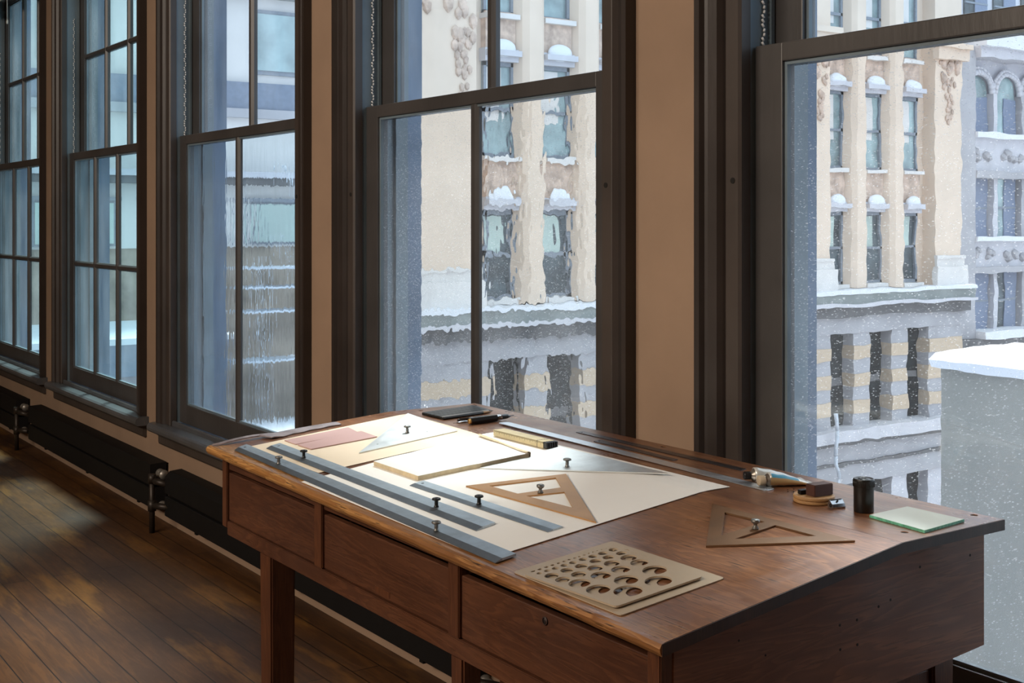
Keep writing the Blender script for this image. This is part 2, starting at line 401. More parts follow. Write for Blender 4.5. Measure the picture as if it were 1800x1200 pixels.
M['pink'] = plain('pink_rubber', (0.56, 0.36, 0.335), 0.55, var=0.05)
M['steel'] = brushed('ruler_steel', (0.52, 0.58, 0.62), 0.48, (2, 90, 2))
M['steel_dark'] = brushed('ruler_bevel', (0.36, 0.40, 0.43), 0.42, (2, 90, 2))
M['zinc'] = brushed('plate_zinc', (0.84, 0.87, 0.86), 0.45, (3, 20, 3))
M['bright'] = brushed('bright_steel', (0.82, 0.90, 0.98), 0.38, (2, 80, 2))
M['blued'] = brushed('blued_steel', (0.16, 0.15, 0.16), 0.4, (2, 80, 2))
M['knob_dark'] = plain('knob_black', (0.022, 0.022, 0.022), 0.35, 0.6)
M['knob_grey'] = plain('knob_grey', (0.20, 0.20, 0.19), 0.42, 0.7)
M['amber'] = plain('amber_metal', (0.46, 0.25, 0.10), 0.42, 0.35, var=0.12, vscale=8)
M['bronze'] = plain('bronze_metal', (0.16, 0.085, 0.040), 0.45, 0.3, var=0.25, vscale=9)
M['fibre'] = plain('template_fibre', (0.43, 0.345, 0.245), 0.5, 0.0, var=0.06, vscale=7)
M['strip'] = plain('weathered_strip', (0.26, 0.22, 0.225), 0.5, 0.2, var=0.35, vscale=22)
M['black'] = plain('black_lacquer', (0.012, 0.012, 0.014), 0.3)
M['slate'] = plain('slate_lacquer', (0.05, 0.075, 0.08), 0.3)
M['pencil_wood'] = plain('pencil_cedar', (0.40, 0.22, 0.08), 0.6)
M['brass'] = plain('brass', (0.60, 0.38, 0.14), 0.35, 0.8)
M['chrome'] = plain('dull_chrome', (0.45, 0.47, 0.50), 0.25, 0.95)
M['knurl'] = plain('knurled_grip', (0.06, 0.065, 0.075), 0.35, 0.5, bmp=0.4)
M['rule_yellow'] = plain('rule_varnish', (0.56, 0.48, 0.29), 0.5, var=0.15, vscale=18)
M['rule_top'] = plain('rule_slat_edge', (0.66, 0.62, 0.50), 0.6, var=0.1, vscale=30)
M['tube_white'] = plain('tube_white', (0.66, 0.68, 0.66), 0.3, 0.25, bmp=0.1)
M['tube_blue'] = plain('tube_blue', (0.05, 0.30, 0.46), 0.35)
M['tube_ochre'] = plain('tube_ochre', (0.50, 0.34, 0.16), 0.35)
M['tube_lead'] = plain('tube_metal', (0.32, 0.29, 0.25), 0.35, 0.8)
M['cap_cream'] = plain('cap_cream', (0.55, 0.46, 0.33), 0.5)
M['disc'] = wood('disc_wood', (0.50, 0.29, 0.12), (0.34, 0.18, 0.07), (0.60, 0.38, 0.18), 0.5, 'x', 3, 0.2, 20)
M['eraser'] = plain('brown_eraser', (0.075, 0.030, 0.022), 0.5, var=0.12, vscale=40)
M['canister'] = plain('black_plastic', (0.010, 0.010, 0.010), 0.32)
M['canister_lid'] = plain('black_plastic_lid', (0.013, 0.013, 0.013), 0.28)

for k_ in ('top',):
    pb = M[k_].node_tree.nodes['Principled BSDF']; pb.inputs['Coat Weight'].default_value = 0.35; pb.inputs['Coat Roughness'].default_value = 0.30
# floor boards along x
m, n, b = mat_new('floor_boards')
v = coords(n)
br = N(n, 'ShaderNodeTexBrick'); br.offset = 0.37; br.offset_frequency = 2
br.inputs['Scale'].default_value = 1.0; br.inputs['Brick Width'].default_value = 2.6; br.inputs['Row Height'].default_value = 0.098
br.inputs['Mortar Size'].default_value = 0.0022; br.inputs['Mortar Smooth'].default_value = 0.3; br.inputs['Bias'].default_value = 0.0
br.inputs['Color1'].default_value = (0.15, 0.15, 0.15, 1); br.inputs['Color2'].default_value = (0.95, 0.95, 0.95, 1); br.inputs['Mortar'].default_value = (0, 0, 0, 1)
n.links.new(v, br.inputs['Vector'])
gv = coords(n, (2.2, 26, 1)); g1 = noise(n, gv, 2.0, 6, 0.65, 1.0)
w1 = math_(n, 'FRACT', math_(n, 'MULTIPLY', g1, 6.0))
base = ramp(n, g1, [(0.32, (0.020, 0.009, 0.004)), (0.5, (0.085, 0.036, 0.011)), (0.68, (0.16, 0.068, 0.018))])
c = mix(n, 0.5, base, mix(n, br.outputs['Color'], (0.045, 0.019, 0.008), (0.15, 0.062, 0.018)))
c = mix(n, ramp(n, w1, [(0.75, 0.0), (0.95, 0.35)]), c, (0.04, 0.018, 0.01))
patch = noise(n, coords(n, (0.7, 1.6, 1)), 1.6, 5, 0.6)
c = mix(n, ramp(n, patch, [(0.42, 0.0), (0.62, 0.75)]), c, (0.035, 0.018, 0.012))
gold = noise(n, coords(n, (0.5, 2.4, 1)), 2.1, 5, 0.65)
c = mix(n, ramp(n, gold, [(0.54, 0.0), (0.68, 0.8)]), c, (0.27, 0.125, 0.024))
c = mix(n, br.outputs['Fac'], c, (0.008, 0.005, 0.004))
n.links.new(c, b.inputs['Base Color'])
n.links.new(ramp(n, patch, [(0.3, 0.46), (0.7, 0.62)]), b.inputs['Roughness'])
b.inputs['Specular IOR Level'].default_value = 0.32
bump(n, b, math_(n, 'SUBTRACT', math_(n, 'MULTIPLY', g1, 0.25), br.outputs['Fac']), 0.3, 0.002)
M['floor'] = m

# clear little glass sheet with green edges
m, n, b = mat_new('green_edged_glass')
b.inputs['Base Color'].default_value = (0.80, 0.97, 0.90, 1); b.inputs['Roughness'].default_value = 0.02
b.inputs['Transmission Weight'].default_value = 1.0; b.inputs['IOR'].default_value = 1.5
va = N(n, 'ShaderNodeVolumeAbsorption'); va.inputs['Color'].default_value = (0.25, 0.85, 0.60, 1); va.inputs['Density'].default_value = 22
n.links.new(va.outputs[0], n.nodes['Material Output'].inputs['Volume'])
dfs = N(n, 'ShaderNodeBsdfDiffuse'); dfs.inputs['Color'].default_value = (0.88, 0.96, 0.92, 1)
msh = N(n, 'ShaderNodeMixShader'); msh.inputs[0].default_value = 0.62  # whitish diffuse mixed over the glass for the bright window reflection
n.links.new(b.outputs[0], msh.inputs[1]); n.links.new(dfs.outputs[0], msh.inputs[2]); n.links.new(msh.outputs[0], n.nodes['Material Output'].inputs['Surface'])
M['plate_glass'] = m
M['green_edge'] = plain('emerald_glass_edge', (0.16, 0.52, 0.36), 0.15, var=0.4, vscale=150)
M['pale_lacquer'] = plain('pale_lacquer', (0.42, 0.40, 0.38), 0.3)

# ---------------------------------------------------------------- room shell
PITCH = 1.867; JW = 1.375
JL = [-9.48, -7.612, -5.762, -3.910, -2.042]         # left jamb of each window, window_1 .. window_5
XL_ROOM, XR_ROOM, YR_ROOM, ZC = -12.6, 2.2, -7.6, 3.9
ZB, ZH = 0.44, 3.05

bm = newbm(); box(bm, XL_ROOM, XR_ROOM, YR_ROOM, 0.0, -0.12, 0.0); struct('floor', bm, M['floor'])
bm = newbm(); box(bm, XL_ROOM, XR_ROOM, YR_ROOM, 0.0, ZC, ZC + 0.12); struct('ceiling', bm, M['ceiling'])
def window_wall(y0, y1, o):
    bm = newbm()
    xs = [XL_ROOM]
    for j in JL: xs += [j - .003 - o, j + JW + .003 + o]
    xs.append(XR_ROOM)
    for i in range(0, len(xs), 2): box(bm, xs[i], xs[i + 1], y0, y1, ZB, ZH)
    box(bm, XL_ROOM, XR_ROOM, y0, y1, -0.12, ZB); box(bm, XL_ROOM, XR_ROOM, y0, y1, ZH, ZC + 0.12)
    return bm
struct('wall_north', window_wall(0.0, 0.13, 0.0), M['plaster'])
struct('wall_outside', window_wall(0.13, 0.285, 0.03), M['reveal'])
bm = newbm(); box(bm, XL_ROOM - 0.12, XL_ROOM, YR_ROOM, 0.285, -0.12, ZC + 0.12); struct('wall_west', bm, M['plaster'])
bm = newbm(); box(bm, XR_ROOM, XR_ROOM + 0.12, YR_ROOM, 0.285, -0.12, ZC + 0.12); struct('wall_east', bm, M['plaster'])
bm = newbm(); box(bm, XL_ROOM - 0.12, XR_ROOM + 0.12, YR_ROOM - 0.12, YR_ROOM, -0.12, ZC + 0.12); struct('wall_south', bm, M['plaster'])

# ---------------------------------------------------------------- windows
def prism_z(bm, pts, z0, z1):
    lo = [bm.verts.new((x, y, z0)) for x, y in pts]; hi = [bm.verts.new((x, y, z1)) for x, y in pts]
    k = len(pts)
    for i in range(k): bm.faces.new((lo[i], lo[(i + 1) % k], hi[(i + 1) % k], hi[i]))
    bm.faces.new(lo[::-1]); bm.faces.new(hi)
    bmesh.ops.recalc_face_normals(bm, faces=bm.faces[:])
def prism_x(bm, pts, x0, x1):
    lo = [bm.verts.new((x0, y, z)) for y, z in pts]; hi = [bm.verts.new((x1, y, z)) for y, z in pts]
    k = len(pts)
    for i in range(k): bm.faces.new((lo[i], lo[(i + 1) % k], hi[(i + 1) % k], hi[i]))
    bm.faces.new(lo[::-1]); bm.faces.new(hi)
    bmesh.ops.recalc_face_normals(bm, faces=bm.faces[:])

def sash(win, name, x0, x1, z0, z1, y0, y1, st, rb, rt, cols, rows, glassm, yg):
    bm = newbm()
    box(bm, x0, x0 + st, y0, y1, z0, z1, 0.003); box(bm, x1 - st, x1, y0, y1, z0, z1, 0.003)
    box(bm, x0 + st - .002, x1 - st + .002, y0, y1, z0, z0 + rb, 0.003); box(bm, x0 + st - .002, x1 - st + .002, y0, y1, z1 - rt, z1, 0.003)
    # glazing bead: a sloping lip round the opening
    gx0, gx1, gz0, gz1 = x0 + st, x1 - st, z0 + rb, z1 - rt
    mw = 0.040 if cols == 2 else 0.032
    o = obj(name, bm, M['sash'], win)
    bm = newbm()
    for i in range(1, cols):
        xc = gx0 + (gx1 - gx0) * i / cols
        prism_z(bm, [(xc - mw / 2, yg + .004), (xc - mw / 2, y0 + .012), (xc - mw / 4, y0 + .001), (xc + mw / 4, y0 + .001), (xc + mw / 2, y0 + .012), (xc + mw / 2, yg + .004)], gz0, gz1)
    for k in range(1, rows):
        zc = gz0 + (gz1 - gz0) * k / rows
        prism_x(bm, [(yg + .004, zc - mw / 2), (y0 + .012, zc - mw / 2), (y0 + .002, zc - mw / 4), (y0 + .002, zc + mw / 4), (y0 + .012, zc + mw / 2), (yg + .004, zc + mw / 2)], gx0, gx1)
    if cols * rows > 1: obj('muntin', bm, M['sash'], o)
    else: bm.free()
    bm = newbm()
    t = 0.008
    for (a0, a1, c0, c1) in ((gx0, gx0 + t, gz0, gz1), (gx1 - t, gx1, gz0, gz1), (gx0 + t, gx1 - t, gz0, gz0 + t), (gx0 + t, gx1 - t, gz1 - t, gz1)):
        box(bm, a0, a1, yg - .012, yg - .0005, c0, c1)
    obj('glazing_bead', bm, M['jamb'], o)  # sash paint in daylight, given the bluish tint as its colour
    bm = newbm(); box(bm, gx0 - .004, gx1 + .004, yg, yg + .004, gz0 - .004, gz1 + .004)
    obj('pane', bm, glassm, o)
    return o

def sash_window(k, cols, rows, glo, gup):
    a = JL[k]; c = a + JW
    w = bpy.data.objects.new('window_%d' % (k + 1), None); COL.objects.link(w); w.location = (a + JW / 2, 0, ZB); w['kind'] = 'structure'
    # moulded casing: outer back band, flat board and stop, stepping down to the jamb
    for s in (-1, 1):
        e = a if s < 0 else c
        def px(d): return e + s * d
        bm = newbm()
        prism_z(bm, [(px(.123), 0), (px(.123), -.034), (px(.106), -.034), (px(.100), -.022), (px(.090), -.020), (px(.085), -.026), (px(.058), -.024), (px(.050), -.012), (px(.046), -.004), (px(.046), 0)], 0.468, ZH + .11)
        obj('casing', bm, M['frame'], w)
        bm = newbm()
        prism_z(bm, [(px(.0455), .0), (px(.0455), -.008), (px(.040), -.012), (px(.002), -.012), (px(-.004), -.006), (px(-.004), .022), (px(.0), .022), (px(.0), .0)], 0.468, ZH - .002)
        obj('stop', bm, M['stop'], w)
    bm = newbm(); box(bm, a - .123, c + .123, -.034, -.0005, ZH + .0, ZH + .11, .004); obj('head_casing', bm, M['frame'], w)
    # jamb lining
    bm = newbm()
    for s in (-1, 1):
        x0 = a - .03 if s < 0 else c
        x1 = a if s < 0 else c + .03
        box(bm, x0 + (.029 if s < 0 else 0), x1 - (0 if s < 0 else .029), .0225, .20, ZB + .03, ZH)
        x0 = a if s < 0 else c - .010
        box(bm, x0, x0 + .010, .083, .094, ZB + .045, ZH)             # parting bead
        x0 = a if s < 0 else c - .016
        box(bm, x0, x0 + .016, .152, .20, ZB + .045, ZH)             # outer stop
    box(bm, a, c, .0225, .20, ZH - .02, ZH)
    obj('jamb', bm, M['jamb'], w)
    bm = newbm()
    prism_x(bm, [(.0, .425), (-.058, .425), (-.066, .434), (-.068, .446), (-.064, .458), (-.054, .465), (-.02, .467), (0.0, .467)], a - .155, c + .155)
    prism_x(bm, [(.0, .467), (0, .485), (.006, .490), (.014, .487), (.020, .478), (.036, .476), (.036, .44), (.0, .425)], a, c)
    obj('stool', bm, M['sill'], w)
    bm = newbm()
    prism_x(bm, [(0, .3660), (-.018, .3660), (-.022, .374), (-.022, .405), (-.040, .418), (-.040, .4248), (0, .4248)], a - .123, c + .123)
    obj('apron', bm, M['stop'], w)
    bm = newbm()
    prism_x(bm, [(.0365, .44), (.0365, .477), (.20, .455), (.33, .425), (.33, .37), (.285, .37), (.285, .4395)], a + .001, c - .001)
    obj('outer_sill', bm, M['reveal'], w)
    g = .004
    sash(w, 'lower_sash', a + g, c - g, .482, 1.826, .037, .080, .082, .088, .042, cols, rows, glo, .057)
    sash(w, 'upper_sash', a + g, c - g, 1.786, ZH - .022, .098, .142, .086, .040, .070, cols, rows, gup, .122)
    # sash chain running up the jamb above the lower sash
    bm = newbm()
    z = 1.83
    while z < 2.62:
        tube(bm, (a + .005, .064, z), (a + .005, .066 if int(z * 1000) % 2 else .058, z + .007), .0028, seg=6)
        z += .0105
    obj('sash_chain', bm, M['chain'], w)
    return w
w1 = sash_window(0, 3, 2, M['glass_teal'], M['glass_teal'])
w2 = sash_window(1, 3, 2, M['glass_teal'], M['glass_teal'])
w3 = sash_window(2, 2, 1, M['glass_w3'], M['glass_up'])
w4 = sash_window(3, 2, 1, M['glass_w4'], M['glass_up'])
w5 = sash_window(4, 1, 1, M['glass_w5'], M['glass_up'])
# spring holes and stop screws in the casings
for k, e in ((4, 0), (3, 1), (3, 0), (2, 1)):
    x = JL[k] + (-.018 if e == 0 else JW + .018)
    bm = newbm(); tube(bm, (x, -.0135, 1.52 - .0 * e), (x, -.010, 1.52), .007, seg=14)
    obj('screw_cup', bm, M['dark'], (w1, w2, w3, w4, w5)[k])

# roller shade and its pull cord on the farthest window
a = JL[0]
sh = thing('roller_shade', 'beige roller shade rolled up at the head of the farthest window', 'window shade', (a + JW / 2, -.06, 3.0))
bm = newbm(); tube(bm, (a - .04, -.062, 2.985), (a + JW + .04, -.062, 2.985), .026, seg=20); obj('roller', bm, M['shade'], sh)
bm = newbm(); box(bm, a - .02, a + JW + .02, -.089, -.0875, 2.90, 2.985); box(bm, a - .02, a + JW + .02, -.094, -.082, 2.885, 2.90, .002); obj('hanging_cloth', bm, M['shade'], sh)
bm = newbm(); tube(bm, (-8.60, -.088, 2.885), (-8.60, -.088, 2.735), .0022, seg=8)
obj('cord', bm, M['cord'], sh)
bm = newbm()
for i in range(20):
    t0, t1 = i * math.pi / 10, (i + 1) * math.pi / 10
    tube(bm, (-8.60 + .012 * math.cos(t0), -.088, 2.722 + .012 * math.sin(t0)), (-8.60 + .012 * math.cos(t1), -.088, 2.722 + .012 * math.sin(t1)), .0035, seg=6)
obj('pull_ring', bm, M['cord'], sh)

# ---------------------------------------------------------------- radiators and their pipes
def radiator(x0, x1, label, ch=False):
    t = thing('radiator', label, 'radiator', (x0, -.04, 0.06), 'low black radiators along the window wall')
    bm = newbm(); prism_x(bm, [(-.012, .186), (-.088, .188), (-.090, .192), (-.090, .262 if ch else .284), (-.066 if ch else -.088, .288), (-.012, .292)], x0, x1); obj('upper_section', bm, M['radiator'], t)
    bm = newbm(); prism_x(bm, [(-.012, .084), (-.086, .084), (-.090, .088), (-.090, .172), (-.086, .176), (-.012, .178)], x0 - .0, x1); obj('lower_section', bm, M['radiator'], t)
    for fx in (.12, .5, .88):
        x = x0 + (x1 - x0) * fx
        bm = newbm(); box(bm, x - .012, x + .012, -.0118, -.0005, .05, .28); box(bm, x - .012, x + .012, -.06, -.0118, .058, .0695); obj('wall_bracket', bm, M['radiator'], t)
    return t
radiator(-10.9, -8.36, 'low black wall radiator under the farthest window, leftmost in view')
radiator(-8.05, -5.80, 'long low black radiator under the second window from the far left')
radiator(-5.60, -3.06, 'low black radiator with a chamfered end beside the drafting table, partly behind its legs', True)
radiator(-2.86, -0.40, 'low black radiator standing behind the drafting table')
def riser(x, label):
    t = thing('radiator_pipe', label, 'pipe', (x, -.13, 0), 'steam pipes between the radiators')
    bm = newbm(); tube(bm, (x, -.125, 0.0), (x, -.125, .262), .013); tube(bm, (x, -.125, .228), (x, -.125, .268), .018); tube(bm, (x, -.125, .10), (x, -.125, .150), .019)
    obj('riser', bm, M['pipe'], t)
    bm = newbm(); tube(bm, (x, -.125, .240), (x + .07, -.075, .225), .015); obj('upper_branch', bm, M['pipe'], t)
    bm = newbm(); tube(bm, (x - .05, -.075, .225), (x + .085, -.075, .225), .014); obj('cross_pipe', bm, M['pipe'], t)
    bm = newbm(); tube(bm, (x, -.125, .125), (x + .09, -.075, .125), .015); obj('lower_branch', bm, M['pipe'], t)
    bm = newbm(); lathe(bm, (x - .045, -.075, .262), [(0, 0), (.018, 0), (.020, .006), (.020, .018), (.016, .024), (.016, .05), (.022, .052), (.022, .07), (0, .07)], 16, (1, 0, 0)); obj('union_nut', bm, M['nut'], t)
    bm = newbm(); lathe(bm, (x + .015, -.085, .125), [(0, 0), (.018, 0), (.020, .006), (.020, .016), (.014, .022), (.014, .05), (0, .05)], 16, (1, 0, 0)); obj('valve_nut', bm, M['nut'], t)
    return t
riser(-8.19, 'upright iron steam pipe between the two farthest radiators')
riser(-5.67, 'upright iron steam pipe with two pale union nuts left of the drafting table')
riser(-2.99, 'iron steam pipe with pale union nut seen behind the legs under the drafting table')

# ---------------------------------------------------------------- drafting table
XR_, XL_, YB, YK, YF = -1.31, -3.0, -0.10, -0.375, -0.894
def zslope(x, y):
    f = min(1, max(0, (XR_ - x) / (XR_ - XL_))); zf = .845 + .025 * f
    return .91 - (.91 - zf) * (YK - y) / (YK - YF)
def zt(x, y): return .91 if y >= YK else zslope(x, y)

table = thing('drafting_table', 'old dark oak drafting table with three drawers and a sloping top', 'table', (-2.155, -.5, 0))
def boolean_cut(o, cutter_bm):
    me = bpy.data.meshes.new('cut'); cutter_bm.to_mesh(me); cutter_bm.free()
    c = bpy.data.objects.new('cut', me); COL.objects.link(c)
    md = o.modifiers.new('b', 'BOOLEAN'); md.operation = 'DIFFERENCE'; md.object = c; md.solver = 'EXACT'
    bpy.context.view_layer.update()
    new = bpy.data.meshes.new_from_object(o.evaluated_get(bpy.context.evaluated_depsgraph_get()))
    o.modifiers.clear(); o.data = new
    bpy.data.objects.remove(c)
def top_board(y0, y1, round_front, name, m, th=.019):
    bm = newbm(); n_ = 60; rows = []
    rr = random.Random(3)
    j = 0.0
    for i in range(n_ + 1):
        x = XL_ + (XR_ - XL_) * i / n_
        j = .55 * j + rr.uniform(-.0012, .0012)
        ya = y0 + (j if round_front else 0)
        z0, z1 = zt(x, y0 if y0 > YK - 1e-6 else y0), (.91 if y1 >= YK else zslope(x, y1))
        if y0 >= YK - 1e-6: z0 = .91
        if round_front: sec = [(ya + .012, z0 - th + .001), (ya + .004, z0 - th), (ya, z0 - .013), (ya - .001, z0 - .007), (ya + .003, z0 - .0015 + j * .5), (ya + .009, z0 + .0009)]
        else: sec = [(y0, z0 - th), (y0, z0)]
        sec += [(y1, z1), (y1, z1 - th)]
        rows.append([bm.verts.new((x, y, z)) for y, z in sec])
    for A, B in zip(rows, rows[1:]):
        k = len(A)
        for q in range(k): bm.faces.new((A[q], B[q], B[(q + 1) % k], A[(q + 1) % k]))
    bm.faces.new(rows[0]); bm.faces.new(rows[-1][::-1])
    bmesh.ops.recalc_face_normals(bm, faces=bm.faces[:])
    return obj(name, bm, m, table)
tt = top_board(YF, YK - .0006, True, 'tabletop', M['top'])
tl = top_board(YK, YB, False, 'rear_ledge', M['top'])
for o in (tl,):
    c = newbm()
    for hx, hy in ((-1.3505, -.3172), (-1.3589, -.1162), (-2.175, -.1194), (-2.965, -.298), (-2.965, -.1223)):
        tube(c, (hx - o.matrix_world.translation.x * 0, hy, .89), (hx, hy, .93), .0068, seg=24)
    boolean_cut(o, c)
# dark end grain
bm = newbm()
prof = [(YB, .9095), (YK, .9095), (YF + .004, .845 - .0005), (YF + .004, .845 - .0185), (YK, .8915), (YB, .8915)]
prism_x(bm, prof, XR_ + .0002, XR_ + .0016); obj('end_grain', bm, M['endgrain'], table)
for hx, hy in ((-1.3505, -.3172), (-1.3589, -.1162), (-2.175, -.1194), (-2.965, -.298), (-2.965, -.1223)):
    bm = newbm(); tube(bm, (hx, hy, .8915), (hx, hy, .9085), .00675, seg=24); obj('hole_shade', bm, M['dark'], tl)  # dark plug in each drilled hole stands for the shade inside
AY = -.862     # front plane of the drawer case
def zu(x, y): return zt(x, y) - .0195
# carcass: back board, side panels, posts, rails
def side_panel(x0, x1, name, zb0, zb1, m):
    bm = newbm()
    pts = [(-.105, zb1), (AY + .024, zb0), (AY + .024, zslope((x0 + x1) / 2, AY + .024) - .0195), (YK, .8905), (-.105, .8905)]
    prism_x(bm, pts, x0, x1)
    bmesh.ops.bevel(bm, geom=[e for e in bm.edges if abs(e.verts[0].co.x - e.verts[1].co.x) < 1e-6], offset=.002, segments=1, affect='EDGES')
    return obj(name, bm, m, table)
pr = side_panel(-1.369, -1.345, 'side_panel', .630, .682, M['side'])
side_panel(-2.9775, -2.955, 'side_panel', .675, .682, M['side'])
for y, z in ((-.484, .787), (-.443, .788), (-.442, .748), (-.483, .748), (-.707, .805), (-.284, .848), (-.147, .847), (-.651, .772), (-.36, .806), (-.39, .80)):
    bm = newbm(); tube(bm, (-1.3452, y, z), (-1.3446, y, z), .0024 if y > -.6 else .0018, seg=10); obj('screw_hole', bm, M['dark'], pr)
bm = newbm(); box(bm, -2.955, -1.369, -.125, -.107, .70, .8904); obj('back_board', bm, M['side'], table)
bm = newbm(); box(bm, -2.955, -1.369, AY + .03, -.125, .694, .700); obj('dust_board', bm, M['side'], table)
def zfront(x): return zslope(x, AY + .012) - .0195
def frontpiece(name, x0, x1, z0, ztop=None, y0=AY, y1=AY + .0235, m=None):
    bm = newbm()
    a0 = zfront(x0) - .0005 if ztop is None else ztop; a1 = zfront(x1) - .0005 if ztop is None else ztop
    v = [bm.verts.new(p) for p in ((x0, y0, z0), (x1, y0, z0), (x1, y1, z0), (x0, y1, z0), (x0, y0, a0), (x1, y0, a1), (x1, y1, a1), (x0, y1, a0))]
    for q in ((0, 3, 2, 1), (4, 5, 6, 7), (0, 1, 5, 4), (1, 2, 6, 5), (2, 3, 7, 6), (3, 0, 4, 7)): bm.faces.new([v[i] for i in q])
    bmesh.ops.bevel(bm, geom=bm.edges[:], offset=.0018, segments=2, affect='EDGES')
    return obj(name, bm, m or M['leg'], table)
frontpiece('corner_post', -2.9775, -2.9485, .672)
frontpiece('corner_post', -1.374, -1.345, .632)
frontpiece('divider', -2.4600, -2.4235, .690)
frontpiece('divider', -1.9160, -1.8800, .690)
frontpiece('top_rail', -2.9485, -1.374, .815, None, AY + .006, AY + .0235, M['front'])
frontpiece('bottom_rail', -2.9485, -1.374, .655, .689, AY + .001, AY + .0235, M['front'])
def drawer(x0, x1, z0, z1, label=None):
    bm = newbm(); box(bm, x0 + .0030, x1 - .0035, AY + .005, AY + .020, z0, z1, .0022)
    d = obj('drawer', bm, M['front'], table)
    bm = newbm()
    box(bm, x0 + .012, x0 + .022, AY + .0205, -.30, .7005, z1 - .02); box(bm, x1 - .022, x1 - .012, AY + .0205, -.30, .7005, z1 - .02); box(bm, x0 + .022, x1 - .022, AY + .0205, -.30, .7005, .706)
    obj('drawer_box', bm, M['front'], d)
    return d
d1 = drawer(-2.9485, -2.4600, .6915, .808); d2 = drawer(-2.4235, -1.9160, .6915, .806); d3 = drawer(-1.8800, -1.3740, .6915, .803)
bm = newbm(); box(bm, -2.196, -2.136, AY + .0042, AY + .0056, .697, .709, .0005); obj('inset_patch', bm, M['leg'], d2)
bm = newbm(); lathe(bm, (-1.6265, AY + .0048, .788), [(0, .0012), (.0042, .0012), (.0046, .0), (.0066, .0002), (.0070, .0014), (.0060, .0022), (.0050, .0022)], 20, (0, -1, 0)); obj('keyhole_escutcheon', bm, M['endgrain'], d3)
bm = newbm(); box(bm, -1.6273, -1.6257, AY + .0030, AY + .0040, .783, .790); obj('keyhole', bm, M['dark'], d3)
def leg(x0, x1, y0, y1, zt_):
    bm = newbm(); t = .004
    v = [bm.verts.new(p) for p in ((x0 + t, y0 + t, 0), (x1 - t, y0 + t, 0), (x1 - t, y1 - t, 0), (x0 + t, y1 - t, 0), (x0, y0, zt_), (x1, y0, zt_), (x1, y1, zt_), (x0, y1, zt_))]
    for q in ((0, 3, 2, 1), (4, 5, 6, 7), (0, 1, 5, 4), (1, 2, 6, 5), (2, 3, 7, 6), (3, 0, 4, 7)): bm.faces.new([v[i] for i in q])
    bmesh.ops.bevel(bm, geom=[e for e in bm.edges if abs(e.verts[0].co.z - e.verts[1].co.z) > .1], offset=.004, segments=2, affect='EDGES')
    return obj('leg', bm, M['leg'], table)
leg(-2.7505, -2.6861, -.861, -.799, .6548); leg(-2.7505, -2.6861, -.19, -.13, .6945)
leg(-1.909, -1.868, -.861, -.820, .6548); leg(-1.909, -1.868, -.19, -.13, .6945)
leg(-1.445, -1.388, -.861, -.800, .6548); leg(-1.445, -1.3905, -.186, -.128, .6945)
bm = newbm(); box(bm, -1.43, -1.40, -.775, -.186, .600, .640, .002); obj('stretcher', bm, M['leg'], table)
bm = newbm(); box(bm, -2.73, -2.70, -.777, -.19, .600, .640, .002); obj('stretcher', bm, M['leg'], table)

# ---------------------------------------------------------------- things lying on the table
TOPLOC = (-2.155, -.5, .89)
def on_table(name, label, cat, x, y, group=None, dz=0): return thing(name, label, cat, (x, y, zt(x, y) + dz), group)
# papers
bm = sheet(newbm(), P['paperA'], zt, .0004, 18, 18, off=.0012)
q = P['paperA'][0]
tag(obj('drawing_paper', bm, M['paperA'], None, (-2.7, -.6, zt(-2.7, -.6))), 'cream sheet of paper at the far left end of the table under the pink strips', 'paper')
bm = sheet(newbm(), P['paperB'], zt, .0008, 22, 22, off=.0014)
tag(obj('drawing_paper', bm, M['paperB'], None, (-2.1, -.6, zt(-2.1, -.6))), 'large white sheet of drawing paper in the middle of the table', 'paper')
PZ = .0024   # height of the paper surface over the wood
# block of paper with a curled edge
q = P['padtop']
pad = on_table('paper_pad', 'thick block of white paper with a curled torn edge lying on the white sheet', 'paper pad', -2.38, -.56)
rr = random.Random(5)
def ragged(a, b, n_, amp):
    out = []
    for i in range(n_):
        f = i / n_; e = amp * (rr.random() - .5) * (0 if i == 0 else 1)
        dx, dy = b[0] - a[0], b[1] - a[1]; L = math.hypot(dx, dy)
        out.append((a[0] + dx * f - dy / L * e, a[1] + dy * f + dx / L * e))
    return out
out = ragged(q[0], q[1], 6, .001) + ragged(q[1], q[2], 9, .004) + ragged(q[2], q[3], 6, .002) + ragged(q[3], q[0], 9, .004)
obj('page_block', slab(newbm(), out, [], lambda x, y: zslope(x, y) + PZ + .0006, .0094), M['padedge'], pad)
obj('top_sheet', slab(newbm(), out, [], lambda x, y: zslope(x, y) + PZ + .0101, .0007), M['pad'], pad)
o2 = [(q[0][0] + .002, q[0][1] - .001), (q[1][0] + .004, q[1][1] - .004), (q[2][0] + .010, q[2][1] + .001), (q[3][0] + .003, q[3][1] - .003)]
obj('backing_sheet', slab(newbm(), o2, [], lambda x, y: zslope(x, y) + PZ, .0005), M['pad'], pad)
bm = newbm()          # curled strip along the far edge
n_ = 18; rows = []
for i in range(n_ + 1):
    f = i / n_; cx = q[3][0] + (q[2][0] - q[3][0]) * f; cy = q[3][1] + (q[2][1] - q[3][1]) * f
    z0 = zslope(cx, cy) + PZ + .0108
    w = .006 + .0015 * math.sin(f * 9); hgt = .004 + .002 * math.sin(f * 5 + 1)
    rows.append([bm.verts.new(p) for p in ((cx, cy + .004, z0 - .009), (cx, cy + .005, z0), (cx, cy + .003, z0 + hgt * .8), (cx, cy - w * .4, z0 + hgt), (cx, cy - w, z0 + hgt * .55), (cx, cy - w * .9, z0 + hgt * .45), (cx, cy - w * .3, z0 + hgt * .7), (cx, cy + .002, z0))])
for A, B in zip(rows, rows[1:]):
    for k in range(8): bm.faces.new((A[k], B[k], B[(k + 1) % 8], A[(k + 1) % 8]))
